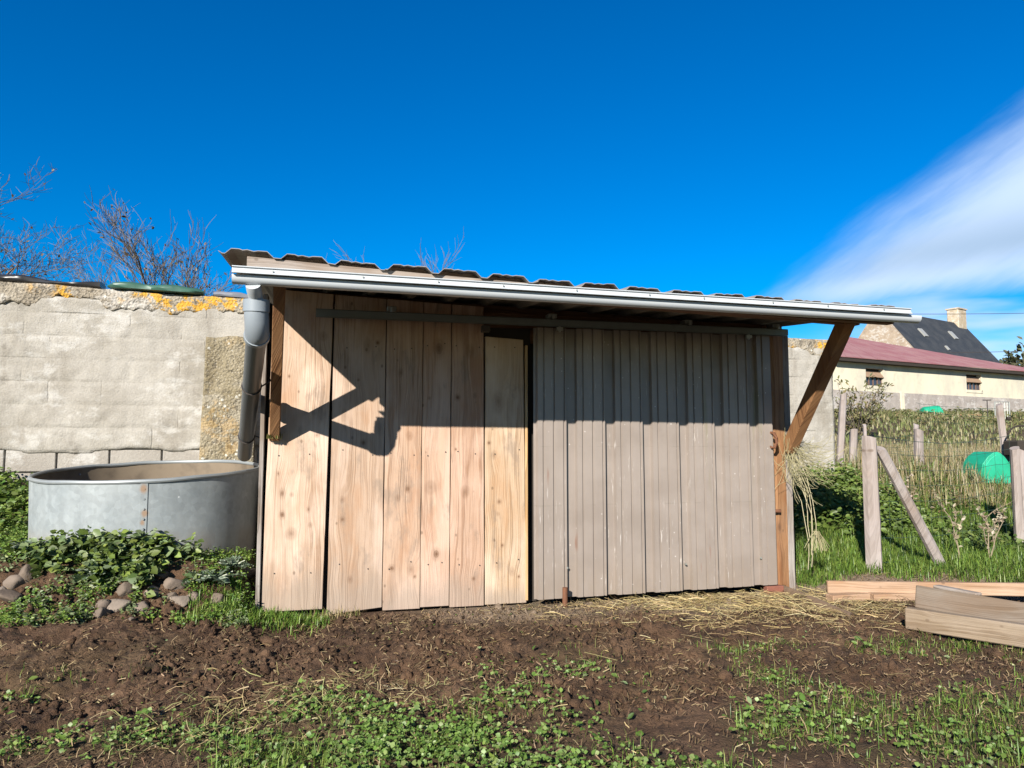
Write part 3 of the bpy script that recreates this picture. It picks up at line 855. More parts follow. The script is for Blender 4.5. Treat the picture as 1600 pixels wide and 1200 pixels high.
# ------------------------------------------------------------------ the wall behind
def walltop(x): return 2.44 - .027 * x
def slab(x0, x1, ztop, zbot, yf, yb, st, amp, seed, joints=False):
    nx_ = int((x1 - x0) / st) + 1; xs = np.linspace(x0, x1, nx_)
    zt = np.array([ztop(x) for x in xs]); zb = np.array([zbot(x) for x in xs])
    nz = max(4, int(np.max(zt - zb) / st))
    t = np.linspace(0, 1, nz + 1)
    Xg = np.repeat(xs[None, :], nz + 1, 0); Zg = zb[None, :] + (zt - zb)[None, :] * t[:, None]
    Yg = yf + amp * fbm(Xg * 3, Zg * 3, 4, seed) + amp * .5 * fbm(Xg * 14, Zg * 14, 2, seed + 9)
    if joints:
        row = np.floor(Zg / .205); fz = np.abs(Zg / .205 - row - .5) * 2; xo = Xg + .21 * (row % 2); fx = np.abs((xo / .43) % 1 - .5) * 2
        j = np.maximum(sst(fz, .84, 1.0), sst(fx, .92, 1.0)); Yg = Yg + .009 * j * (0.4 + 1.2 * np.clip(fbm(Xg * 1.3, Zg * 1.3, 2, 3) + .4, 0, 1))
    edge = np.zeros_like(Yg); edge[0, :] = .012; edge[-1, :] = .01; Yg = Yg + edge
    Vf = np.stack([Xg.ravel(), Yg.ravel(), Zg.ravel()], 1); n = nx_; m = nz + 1
    ii = np.arange(m - 1)[:, None] * n + np.arange(n - 1)[None, :]
    F = np.stack([ii, ii + 1, ii + n + 1, ii + n], -1).reshape(-1, 4)
    per = list(range(n)) + [i * n + n - 1 for i in range(1, m)] + [(m - 1) * n + i for i in range(n - 2, -1, -1)] + [i * n for i in range(m - 2, 0, -1)]
    Vb = Vf[per].copy(); Vb[:, 1] = yb; o = len(Vf); q = len(per)
    Fs = [(per[i], o + i, o + (i + 1) % q, per[(i + 1) % q]) for i in range(q)]
    return np.concatenate([Vf, Vb]), np.concatenate([F, np.array(Fs)])
wall = root('block_wall', (-2, 2.5, .6), 'long rendered concrete block wall with lichen-covered top behind the shed', 'wall')
def wpart(name, mat, *a, **k):
    Vv, Ff = slab(*a, **k); return big_mesh(name, Vv, Ff, M[mat], wall, smooth=False)
rag = lambda x, s, k, a: a * float(fbm(np.array(x * k), np.array(s), 4, 8))
wx0, wx1 = -8.0, 5.69
MB().box(((wx0 + wx1) / 2, 2.53, 1.15), (wx1 - wx0 - .03, .17, 2.3)).build('wall_core', M['block'], wall)
wpart('coping', 'coping', wx0, wx1, lambda x: walltop(x) + rag(x, 2.2, 3, .02), lambda x: walltop(x) - .16 + rag(x, 7.7, 2.2, .10) + rag(x, 1.1, 9, .09), 2.388, 2.64, .022, .026, 3)
wpart('render_coat', 'render', wx0, wx1 - .004, lambda x: walltop(x) - .10, lambda x: (1.035 + rag(x, 4.4, 1.3, .10) + rag(x, 3.3, 7, .025)) if x < 3.4 else .45, 2.40, 2.50, .028, .016, 6, joints=True)
for row in range(3):
    zc = .94 - row * .205; x = -3.9 + (.2 if row % 2 else 0)
    while x < -.45:
        w = rnd.uniform(.40, .44)
        MB().box((x + w / 2, 2.47 + rnd.uniform(0, .006), zc), (w - .014, .11, .188)).build('block', M['block'], wall, origin=(x, 2.41, zc), bevel=.006)
        x += w
Vv, Ff = slab(-1.06, -.62, lambda x: 2.07 + rag(x, 9, 6, .03), lambda x: .5, 2.30, 2.42, .022, .03, 22)
Vv[:, 0] -= (2.07 - Vv[:, 2]) * .022 * (Vv[:, 0] < -.85)
big_mesh('buttress', Vv, Ff, M['buttress'], wall)

def roll(name, label, cat, pts, rad, mat, seed, flat=.6, grp=None):
    """a folded sheet lying along the wall: lumpy, flattened roll"""
    rings = []
    for i, p in enumerate(pts):
        ring = []
        for k in range(14):
            a = 2 * math.pi * k / 14
            rr = rad[i] * (1 + .5 * float(vnoise(np.array(k * .9 + seed), np.array(i * .55), seed)))
            ring.append((p[0], p[1] + rr * math.cos(a) * 1.5, max(p[2] + rr * math.sin(a) * flat, float(walltop(p[0])) + .004)))
        rings.append(ring)
    return tag(MB().loft(rings).build(name, mat, None, origin=tuple(pts[0]), smooth=True), label, cat, grp)
tarp_b = plain('black_film', (.022, .022, .024), .4, var=.3, sc=6, spec=.5)
tarp_g = plain('green_film', (.045, .12, .085), .45, var=.3, sc=6, spec=.4)
tarp_w = plain('grey_film', (.20, .21, .24), .5, var=.3, sc=6)
roll('plastic_tarp', 'crumpled black plastic sheet lying along the wall top', 'tarp', [(x, 2.47, walltop(x) + .03) for x in np.linspace(-4.2, -1.98, 26)], [.075 + .02 * math.sin(i * .8) - .0012 * i for i in range(26)], tarp_b, 3)
roll('rolled_tarp', 'rolled green plastic sheet on the wall top between black sheet and shed', 'tarp', [(x, 2.44, walltop(x) + .03) for x in np.linspace(-1.93, -1.11, 14)], [.02] + [.075 + .01 * math.sin(i) for i in range(12)] + [.03], tarp_g, 5)
roll('plastic_tarp', 'small grey plastic sheet on the wall top beside the shed roof', 'tarp', [(x, 2.46, walltop(x) + .02) for x in np.linspace(-1.02, -.55, 9)], [.05, .06, .055, .06, .06, .05, .055, .05, .04], tarp_w, 8)

# ------------------------------------------------------------------ round metal tank on the bank
def tank():
    cx, cy = -1.21, 1.0; R0, R1, hgt = .733, .75, .53
    t = root('stock_tank', (cx, cy, .40), 'round galvanised metal stock tank on the weedy bank beside the shed', 'tank')
    n = 72
    def pt(r, a, z):                                  # z measured along the tank's own leaning axis
        x, y = r * math.cos(a), r * math.sin(a)
        return (cx + x, cy + y, .362 + z + .062 * y + .027 * x)
    g = G('galvanised_sheet'); p = g.pos(); x, y, z = g.sep(p)
    nn = g.noise(p, 3, 5, .6); f = g.noise(p, 30, 4, .6)
    c = g.mix(nn.step(.3, .7), (.235, .265, .275), (.315, .345, .35))
    sp = g.voro(g.scale(p, (1, 1, 1)), 26, out='Color'); c = g.gain(c, g.sep(sp)[0] * .16 + .90)
    run = g.noise(g.comb(x * 11, y * 11, z * 1.4), 1.0, 4, .6); c = g.gain(c, run * .35 + .83)
    c = g.gain(c, f * .3 + .85)
    c = g.mix(z.step(.56, .42) * run.step(.35, .6) * .6, c, (.19, .15, .115))
    c = g.mix(g.voro(g.scale(p, (1, 1, .8)), 13).step(.08, .05) * g.noise(p, 2.3, 2, .5).step(.5, .62) * .7, c, (.66, .68, .68))
    for rx, rz, rr in ((-1.10, .80, .022), (-1.09, .645, .018), (-1.10, .585, .012)):
        d = ((x - rx).sq() + (z - rz).sq() * .6).sqrt() + (f - .5) * .02
        c = g.mix(d.step(rr * 1.5, rr * .4) * .75, c, (.30, .175, .09))
    c = g.mix(z.step(.62, .40) * nn.step(.3, .6) * .5, c, (.33, .34, .31))
    inner = g.surf(c, g.noise(p, 5, 3, .5) * .2 + .55, .1, g.bump(nn, .08, .02), .25)
    wallm = MB().loft([[pt(R0 + (R1 - R0) * (z / hgt), 2 * math.pi * k / n, z) for k in range(n)] for z in np.linspace(-.06, hgt, 10)], cap=False)
    inn = MB().loft([[pt(R0 - .006 + (R1 - R0) * (z / hgt), 2 * math.pi * k / n, z) for k in range(n)] for z in np.linspace(hgt, .0, 8)], cap=False)
    tw = wallm.build('tank_wall', inner, t, smooth=True)
    gi = plain('silted_steel', (.21, .165, .115), .85, var=.35, sc=6, dark=(.10, .078, .055))
    inn.build('tank_lining', gi, t, smooth=True)
    for k_ in (-1.42, 2.5):
        MB().loft([[pt(R0 + (R1 - R0) * (z / hgt) + .001 + o_, k_ + da, z) for da, o_ in ((-.03, 0), (-.028, .004), (.028, .004), (.03, 0))] for z in np.linspace(-.05, hgt - .012, 7)], closed=False).build('seam', inner, tw)
        for z in np.linspace(.04, hgt - .05, 8): 
            MB().tube([pt(R1 - .012, k_, z), pt(R1 + .005, k_, z)], .007, 8).build('rivet', inner, tw)
    MB().loft([[pt(R0 - .008, 2 * math.pi * k / n, .02) for k in range(n)], [pt(R0 - .008, 2 * math.pi * k / n, .035) for k in range(n)]]).build('tank_floor', gi, t)
    MB().loft([[pt(R1 + .014 * math.cos(b) - .001 + .004 * math.sin(5 * 2 * math.pi * k / n + 1), 2 * math.pi * k / n, hgt + .014 * math.sin(b) + .006 * float(vnoise(np.array(k * .33), np.array(1.), 3))) for k in range(n)] for b in np.linspace(0, 2 * math.pi, 9)], cap=False).build('rim', plain('rolled_rim', (.30, .325, .33), .45, .35, var=.2, sc=9), t, smooth=True)
tank()

# ------------------------------------------------------------------ bare trees behind the wall
def tree(px, py_top, dep, label, seed, spread, stems, base_off=(0, 0), leaf=0.0, twig=1.0, lvl=4, lean=(0, 0), name='bare_tree', dens=1.0, trunk=.35, leafcol=None, lsz=.16, wid=1.0):
    top = atD(px, py_top, dep); bx, by = top[0] + base_off[0], top[1] + base_off[1]
    bz = float(H(bx, by)) - .1; Ht = top[2] - bz
    t = root(name, (bx, by, bz), label, 'tree')
    r_ = random.Random(seed); mt, mc = MB(), MB(); tips = []
    def grow(p, d, L, r, lev):
        n = 3 if lev > 2 else 5; pts = [p]; rs = [r]; dd = np.array(d, float)
        segs = 5 if lev < 2 else 3
        for i in range(segs):
            dd = dd + np.array([r_.gauss(0, .13), r_.gauss(0, .13), r_.gauss(.04, .09)]) * (1 if lev else .5); dd /= np.linalg.norm(dd)
            pts.append(pts[-1] + dd * L / segs); rs.append(r * (1 - .6 * (i + 1) / segs))
        (mt if lev < 2 else mc).tube(pts, rs, n, cap=False)
        if lev >= lvl: tips.append((pts[-1], dd)); tips.append((pts[1], dd)); return
        kids = int((5 if lev else stems) * (dens if lev else 1)) + (r_.random() < .5)
        for k in range(kids):
            q = (k + .6 + r_.random() * .5) / (kids + .4) if lev else trunk + (1 - trunk) * r_.random()
            q = min(q, 1.0); idx = min(int(q * segs), segs - 1); fr = q * segs - idx
            s_ = pts[idx] + (pts[idx + 1] - pts[idx]) * fr
            a = r_.uniform(0, 2 * math.pi); x_ = np.cross(dd, (0.3, .2, .9)); x_ /= np.linalg.norm(x_); y_ = np.cross(dd, x_)
            an = spread * r_.uniform(.6, 1.25)
            nd = dd * math.cos(an) + (x_ * math.cos(a) + y_ * math.sin(a)) * math.sin(an) + np.array([0, 0, .12])
            nd /= np.linalg.norm(nd)
            grow(s_, nd, L * r_.uniform(.45, .68), max(rs[idx] * .55, .0065), lev + 1)
    grow(np.array([bx, by, bz]), (lean[0], lean[1], 1), Ht * .62, Ht * .013 * twig, 0)
    # bring the crown to the height seen in the photograph
    zmax = max(v[2] for v in mc.v); k = Ht / (zmax - bz)
    for mm in (mt, mc): mm.v = [(bx + (v[0] - bx) * k * wid, by + (v[1] - by) * k * wid, bz + (v[2] - bz) * k) for v in mm.v]
    mt.build('trunk', M['bark'], t)
    cr = mc.build('crown', M['twig'], t)
    if leaf > 0:
        P = np.array([[bx, by, bz] + (p - [bx, by, bz]) * np.array([k * wid, k * wid, k]) for p, d in tips]); D = np.array([d for p, d in tips]) + npr.normal(0, .6, (len(tips), 3))
        keep = npr.uniform(0, 1, len(P)) < leaf; P, D = P[keep], D[keep]
        if len(P):
            rep = 3 if leaf > .9 else 1
            P = np.repeat(P, rep, 0) + npr.normal(0, .12 if rep > 1 else .02, (len(P) * rep, 3)); D = np.repeat(D, rep, 0) + npr.normal(0, .5, (len(P), 3))
            leaves('foliage', P, D, lsz, leafcol or [(.14, .10, .06), (.20, .15, .07)], seed, parent=t)
    return t
tree(-18, 258, 22, 'large bare spreading tree behind the black sheet on the wall', 5, .8, 9, lvl=5, twig=1.3, dens=.88, trunk=.25, leaf=.05, lsz=.1, wid=1.25)
tree(306, 296, 20, 'bare multi-stemmed tree behind the rolled green sheet on the wall', 12, .42, 9, lvl=4, twig=.9, trunk=.2, leaf=.08, dens=1.1, lsz=.1, wid=1.6)
tree(195, 372, 21, 'low bare bush behind the end of the black sheet', 17, .55, 5, lvl=4, twig=.7, trunk=.2, dens=.7, name='bare_bush')
tree(570, 379, 22, 'pale twig tips rising just over the left half of the shed roof', 21, .5, 5, lvl=4, twig=.6, dens=.7)
tree(655, 372, 22, 'taller pale twigs rising over the middle of the shed roof', 23, .4, 5, lvl=4, twig=.6, dens=.7)
tree(1602, 528, 70, 'distant round tree past the end of the slate-roofed house', 31, .7, 7, lvl=3, leaf=1.0, leafcol=[(.10, .11, .05), (.14, .13, .07), (.07, .08, .04)], lsz=.5, name='leafy_tree')

# ------------------------------------------------------------------ barn and house on the rise
def barn():
    O = atD(1305, 560, 36.0); td = np.array([math.sin(math.radians(76.7)), math.cos(math.radians(76.7)), 0]); nd = np.array([td[1], -td[0], 0])  # nd towards us
    eave = O[2]
    def hit(px, py):
        r = ray(px, py); t = ((O - CAM) @ nd) / (r @ nd); return CAM + r * t
    def sz(px, py): p = hit(px, py); return float((p - O) @ td), float(p[2])
    def P(s, z, off=0.0): return O + td * s + nd * off + np.array([0, 0, z - O[2]])
    s0, s1 = -.35, sz(1600, 580)[0] + 9
    zb = 1.9
    b = root('barn', tuple(P(s0, zb)), 'long cream rendered barn with faded red sheet roof up the slope', 'barn')
    g = G('barn_render'); p = g.pos(); x, y, z = g.sep(p)
    n1 = g.noise(g.comb(x * .8, y * .8, z * .35), 1.0, 5, .6); n2 = g.noise(p, 2.2, 4, .65)
    c = g.mix(n1.step(.35, .7), (.66, .61, .46), (.50, .47, .385)); c = g.mix(n2.step(.5, .75) * .5, c, (.36, .34, .30))
    cream = g.surf(c, .9)
    grey = concrete('barn_plinth', (.40, .36, .325), (.30, .27, .245), stain=.4)
    zband = sz(1390, 613)[1]
    wins = []
    for (xa, ya, xb, yb) in ((1352.5, 575, 1380, 603.5), (1509.5, 584.5, 1533, 610)):
        sa, zt = sz(xa, ya); sb, zl = sz(xb, yb); wins.append((sa, sb, zl, zt))
    def panel(sa, sb, za, zt, name, mat, off, th):
        c_ = P((sa + sb) / 2, (za + zt) / 2, off - th / 2); return MB().box(c_, (sb - sa, th, zt - za), (td, nd, (0, 0, 1))).build(name, mat, b)
    cuts = [s0] + [v for w in wins for v in w[:2]] + [s1]
    for k in range(0, len(cuts), 2): panel(cuts[k], cuts[k + 1], zband, eave, 'wall', cream, 0, .25)
    for (sa, sb, zl, zt) in wins:
        panel(sa, sb, zband, zl, 'wall', cream, 0, .25); panel(sa, sb, zt, eave, 'wall', cream, 0, .25)
    k = 0; s = s0
    while s < s1:
        panel(s + .02, min(s + 4.2, s1) - .02, zb - .5, zband - .004, 'plinth_panel', grey, .05, .32); s += 4.2
    for px in (1408,):
        q = sz(px, 630)[0]; panel(q - .12, q + .12, zb - .5, zband + .05, 'pilaster', cream, .12, .14)
    glass = plain('dusty_pane', (.03, .04, .07), .15, var=.2, spec=.6); fr = plain('window_rust', (.16, .10, .075), .8, var=.3, sc=6)
    soff = plain('lintel_board', (.27, .18, .12), .9, var=.3, sc=5)
    for (sa, sb, zl, zt) in wins:
        panel(sa, sb, zl, zt, 'window_recess', M['black'], -.22, .03)
        w = panel(sa, sb, zl, zl + .02, 'window', fr, -.05, .1)
        mid = zl + (zt - zl) * .55
        for q in range(4):
            a_ = sa + (sb - sa) * (q + .08) / 4; b_ = sa + (sb - sa) * (q + .92) / 4
            c_ = P((a_ + b_) / 2, (zl + mid) / 2, -.12); MB().box(c_, (b_ - a_, .02, mid - zl), (td, nd, (0, 0, 1))).build('pane', glass, w)
        for q in range(5):
            a_ = sa + (sb - sa) * q / 4; c_ = P(a_, (zl + mid) / 2, -.10); MB().box(c_, (.05, .06, mid - zl), (td, nd, (0, 0, 1))).build('mullion', fr, w)
        ax2 = (td, nd * .8 + np.array([0, 0, .6]), np.cross(td, nd * .8 + np.array([0, 0, .6])))
        MB().box(P((sa + sb) / 2, mid + (zt - zl) * .12, -.06), (sb - sa, .03, .42), ax2).build('sash', soff, w)
        fw = .13
        for (a_, b_, c0, c1) in ((sb, sb + fw, zl - .1, zt + .08), (sa - .06, sb + fw, zl - .16, zl)): panel(a_, b_, c0, c1, 'surround', cream, .03, .06)
    # roof
    pit = math.radians(21.0); back = -nd * math.cos(pit) + np.array([0, 0, math.sin(pit)]); nrm = np.cross(td, back)
    E0 = P(s0, eave + .05, .45)
    def hitroof(px, py):
        r = ray(px, py); t = ((E0 - CAM) @ nrm) / (r @ nrm); q = CAM + r * t; return float((q - E0) @ td), float((q - E0) @ back)
    a1, h1 = hitroof(1330, 527); a2, h2 = hitroof(1560, 567)
    h1, h2 = max(h1, 2.0), max(h2, .6)
    sl_ = (h2 - h1) / (a2 - a1)
    hl = lambda s: max(.5, h1 + sl_ * (s - a1))
    g = G('faded_red_roof'); p = g.pos(); n1 = g.noise(p, .9, 4, .6)
    c = g.mix(n1.step(.3, .7), (.30, .115, .115), (.36, .19, .175)); redm = g.surf(c, .6, 0, None, .35)
    ns = 44; L = s1 - s0
    for k in range(ns):                            # roof in sheets of about a metre
        sa, sb = L * k / ns, L * (k + 1) / ns - .015
        def pxl(q): w_ = q - CAM; return 800 + FPX * (w_ @ RT) / (w_ @ FW)
        ba, bb_ = sa, sb
        while pxl(E0 + td * ba + back * hl(ba)) < 1299: ba += .05
        while pxl(E0 + td * bb_ + back * hl(bb_)) < 1299: bb_ += .05
        qa, qb = hl(ba), hl(bb_); dz = nrm * (.004 if k % 2 else 0)
        f4 = [E0 + td * sa + dz, E0 + td * sb + dz, E0 + td * max(bb_, ba + .01) + back * qb + dz, E0 + td * ba + back * qa + dz]
        MB().add([q for q in f4] + [q - nrm * .03 for q in f4], [(0, 1, 2, 3), (7, 6, 5, 4), (0, 4, 5, 1), (1, 5, 6, 2), (2, 6, 7, 3), (3, 7, 4, 0)]).build('roof_sheet', redm, b)
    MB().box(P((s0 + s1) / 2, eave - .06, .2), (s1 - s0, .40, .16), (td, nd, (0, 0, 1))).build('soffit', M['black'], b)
    # back wall so that the barn is a closed body
    bl = E0 + back * .4
    MB().add([P(s0, zb, -.3), P(s1, zb, -.3), P(s1, zb, -.5), P(s0, zb, -hl(0) * .96), P(s0, eave, -.3), P(s1, eave, -.3), P(s1, eave + .05, -.5), P(s0, eave + hl(0) * .22, -hl(0) * .96)], [(0, 1, 2, 3), (4, 7, 6, 5), (0, 4, 5, 1), (1, 5, 6, 2), (2, 6, 7, 3), (3, 7, 4, 0)]).build('barn_body', cream, b)
    return P, sz, td, nd
bP, bsz, btd, bnd = barn()

def house():
    A1 = atD(1370, 484, 60.0); z = A1[2]
    dep2 = (z - CAM[2]) / ray(1503, 508)[2]; A2 = CAM + ray(1503, 508) * dep2
    rv = A2 - A1; rv[2] = 0; rl = np.linalg.norm(rv); rd = rv / rl; nd = np.array([rd[1], -rd[0], 0])
    drop, run = 7.0, 5.4
    h = root('house', (A1[0], A1[1], 2.0), 'stone house with dark slate roof and chimney behind the barn', 'house')
    g = G('slate'); p = g.pos(); n1 = g.noise(p, 1.2, 5, .6); n2 = g.noise(p, 9, 3, .6)
    slate = g.surf(g.gain(g.mix(n1.step(.35, .7), (.030, .036, .045), (.05, .055, .062)), n2 * .8 + .6), .75, 0, g.bump(n2, .4, .05), .2)
    stone = concrete('house_stone', (.40, .325, .245), (.30, .235, .17), stain=.35, pit=.5)
    e1, e2 = A1 + nd * run + (0, 0, -drop), A2 + nd * run + (0, 0, -drop)
    f1, f2 = A1 - nd * run + (0, 0, -drop), A2 - nd * run + (0, 0, -drop)
    def slabp(a, b_, c, d, name):
        nr = np.cross(b_ - a, d - a); nr /= np.linalg.norm(nr); nr = nr if nr[2] > 0 else -nr
        q = [a, b_, c, d]; return MB().add([k + nr * .12 for k in q] + [k for k in q], [(0, 1, 2, 3), (7, 6, 5, 4), (0, 4, 5, 1), (1, 5, 6, 2), (2, 6, 7, 3), (3, 7, 4, 0)]).build(name, slate, h)
    rf = slabp(A1 + rd * .25, A2, e2 + nd * .3 - (0, 0, .38), e1 + rd * .25 + nd * .3 - (0, 0, .38), 'roof_slope'); slabp(A1 + rd * .25, A2, f2, f1 + rd * .25, 'roof_slope')
    zb = 1.5
    body = []
    for a, e, f in ((A1, e1, f1), (A2 - rd * .2, e2 - rd * .2, f2 - rd * .2)):
        body.append([a + (0, 0, .10), e + (0, 0, .08), np.array([e[0], e[1], zb]), np.array([f[0], f[1], zb]), f + (0, 0, .08)])
    MB().loft([[q + rd * .02 for q in body[0]], [q + rd * .35 for q in body[0]]]).build('gable_wall', stone, h)
    MB().loft([[q - (0, 0, .15) if i in (0, 1, 4) else q for i, q in enumerate(body[0])], [q - (0, 0, .15) if i in (0, 1, 4) else q for i, q in enumerate(body[1])]]).build('wall', stone, h)
    ch = A2 - rd * .9
    chz = concrete('chimney_stone', (.50, .42, .30), (.38, .31, .22), stain=.3)
    c = MB().box(ch + (0, 0, .35), (1.5, 1.0, 1.9), (rd, nd, (0, 0, 1))).build('chimney', chz, rf, bevel=.05)
    MB().box(ch + (0, 0, 1.34), (1.65, 1.15, .12), (rd, nd, (0, 0, 1))).build('chimney_cap', chz, rf)
    down = (e1 - A1) / np.linalg.norm(e1 - A1); rn = np.cross(rd, down); rn = rn if rn[2] > 0 else -rn
    sk = plain('skylight_glass', (.30, .30, .28), .3, var=.2)
    o_ = A1
    for px, py in ((1440, 522), (1487, 526), (1478, 546)):
        r = ray(px, py); t = ((A1 - CAM) @ rn) / (r @ rn); q = CAM + r * t
        s_ = 1.0 if py < 540 else .5
        MB().box(q + rn * .17, (.6 * s_, .9 * s_, .10), (rd, down, rn)).build('skylight', sk, rf)
    # low stone end beyond the roof's foot
    MB().box(e2 + rd * 1.4 + np.array([0, 0, -3.0]), (2.6, 4, 8), (rd, nd, (0, 0, 1))).build('lean_to', stone, h)
house()

# overhead wires between two poles
def wires():
    pol = wood('pole_timber', (.25, .2, .16), (.16, .12, .1), 21)
    ends = []
    for px, py, dep, plab in ((1010, 480, 45, 'wooden utility pole behind the shed roof carrying two wires'), (1900, 478, 52, 'wooden utility pole past the barn end carrying two wires')):
        p = atD(px, py, dep); gz_ = float(H(p[0], p[1]))
        o = root('utility_pole', (p[0], p[1], gz_), plab, 'pole', 'utility poles')
        MB().tube([(p[0], p[1], gz_ - .3), (p[0], p[1], p[2] + .3)], [.16, .11], 10).build('pole', pol, o)
        MB().box((p[0], p[1], p[2]), (.12, 1.4, .12)).build('crossarm', pol, o)
        ends.append(p)
    for dz, lab, dpx in ((0, 'upper overhead electric wire in front of the sky', 0), (-2.55, 'lower overhead electric wire crossing behind the house chimney', 0)):
        a, b_ = ends[0] + (0, 0, dz), ends[1] + (0, 0, dz)
        pts = [a + (b_ - a) * t + np.array([0, 0, -.5 * 4 * t * (1 - t)]) for t in np.linspace(0, 1, 24)]
        tag(MB().tube(pts, .018, 5).build('overhead_wire', M['wire'], None, origin=tuple(a)), lab, 'wire')
wires()

# ------------------------------------------------------------------ fence, tubs, odds and ends up the slope
def post_mesh(mb, base, top, r, seed, n=9):
    r_ = random.Random(seed); base, top = np.array(base, float), np.array(top, float); rings = []
    ks = [1 + r_.uniform(-.16, .16) for _ in range(n)]
    for i in range(9):
        t = i / 8; c = base + (top - base) * t; ring = []
        for k in range(n):
            a = 2 * math.pi * k / n
            rr = r * ks[k] * (1 + r_.uniform(-.05, .05)) * (1.04 - .08 * t)
            tilt = .018 * math.cos(a + seed) if i == 8 else 0
            ring.append((c[0] + rr * math.cos(a), c[1] + rr * math.sin(a), c[2] + tilt))
        rings.append(ring)
    return mb.loft(rings)
def gpt(px, py, dep):
    p = atD(px, py, dep); return np.array([p[0], p[1], float(H(p[0], p[1]))])
def net(a, b_, z0, z1, nh, nv, r=.0016, sag=.02, seed=0):
    m = MB(); r_ = random.Random(seed); a, b_ = np.array(a, float), np.array(b_, float)
    for i in range(nh):
        q = (i / (nh - 1)) ** .85; pts = []
        for t in np.linspace(0, 1, 14):
            p = a + (b_ - a) * t; pts.append((p[0], p[1] + r_.gauss(0, .004), p[2] + z0 + (z1 - z0) * q - sag * math.sin(math.pi * t) * (.4 + q) + r_.gauss(0, .004)))
        m.tube(pts, r * (1.4 if i in (0, nh - 1) else 1), 4, cap=False)
    for k in range(nv):
        t = (k + .5) / nv; p = a + (b_ - a) * t; s_ = sag * math.sin(math.pi * t)
        m.tube([(p[0] + r_.gauss(0, .006), p[1], p[2] + z0), (p[0] + r_.gauss(0, .008), p[1], p[2] + (z0 + z1) / 2), (p[0] + r_.gauss(0, .006), p[1], p[2] + z1 - s_ * 1.3)], r * .8, 3, cap=False)
    return m
NETM = plain('green_net_wire', (.05, .095, .075), .5, .2, var=.2)
def fence():
    c0 = spot(1367, 893); cd_ = float((c0 - CAM) @ FW); ct = atD(1358, 684, cd_)
    f = root('wire_fence', tuple(c0), 'sheep-netting fence with stout grey corner post and slanting brace beside the shed', 'fence')
    post_mesh(MB(), c0 - (0, 0, .25), ct, .058, 3).build('post', M['fencewood'], f, origin=tuple(c0))
    br = spot(1473, 886); bt = atD(1374, 700, cd_ + .05)
    post_mesh(MB(), br - (-.02, 0, .05), bt, .040, 5).build('brace', M['fencewood'], f, origin=tuple(br))
    e = spot(1593, 858); et = atD(1585, 700, float((e - CAM) @ FW))
    post_mesh(MB(), e - (0, 0, .25), et, .045, 6).build('post', M['fencewood'], f, origin=tuple(e))
    post_mesh(MB(), e + (.1, .02, -.25), et + np.array([.09, .02, -.02]), .04, 16).build('post', M['fencewood'], f, origin=tuple(e))
    net(c0, e, .06, 1.06, 8, 15, sag=.05, seed=2).build('wire_netting', NETM, f, origin=tuple(c0))
    mw = MB()
    for z in (.25, .42, .58, .72, .85, .97, 1.08):
        mw.tube([(c0[0] + (ct[0] - c0[0]) * z / 1.1 + .066 * math.cos(a), c0[1] + .066 * math.sin(a), c0[2] + z * .95 + .02 * math.sin(a * 2)) for a in np.linspace(-2.6, 1.0, 9)], .002, 4, cap=False)
    mw.build('wire_wrap', M['wire'], f, origin=tuple(c0))
    # rear line of posts along the top of the bank
    q = root('wire_fence', tuple(gpt(1310, 745, 9.2)), 'rear netting fence on the bank, posts of uneven height behind the corner post', 'fence')
    ps = []
    for k, (pb, pt_, yb, yt, dep, r) in enumerate(((1309, 1318, 750, 616, 9.0, .042), (1330, 1334, 750, 672, 9.6, .052), (1437, 1435, 770, 672, 9.6, .052), (1429, 1432, 700, 663, 12.5, .045), (1352, 1351, 690, 664, 14, .035), (1578, 1561, 770, 632, 9.4, .042))):
        b_ = gpt(pb, yb, dep); t_ = atD(pt_, yt, dep)
        post_mesh(MB(), b_ - (0, 0, .25), t_, r, 20 + k).build('post', M['fencewood'], q, origin=tuple(b_)); ps.append((b_, t_))
    net(ps[1][0], ps[2][0], .1, ps[2][1][2] - ps[2][0][2] - .06, 7, 9, seed=4).build('wire_netting', NETM, q, origin=tuple(ps[1][0]))
    net(ps[2][0], ps[5][0], .1, .85, 7, 10, seed=5).build('wire_netting', NETM, q, origin=tuple(ps[2][0]))
    ins = MB()
    for k, z in ((0, .62), (5, .8)):
        b_, t_ = ps[k]; p = b_ + (t_ - b_) * z
        MB().tube([p + RT * .05 - FW * .03, p + RT * .095 - FW * .03], [.022, .026], 8).build('insulator', M['black'], q, origin=tuple(p))
fence()

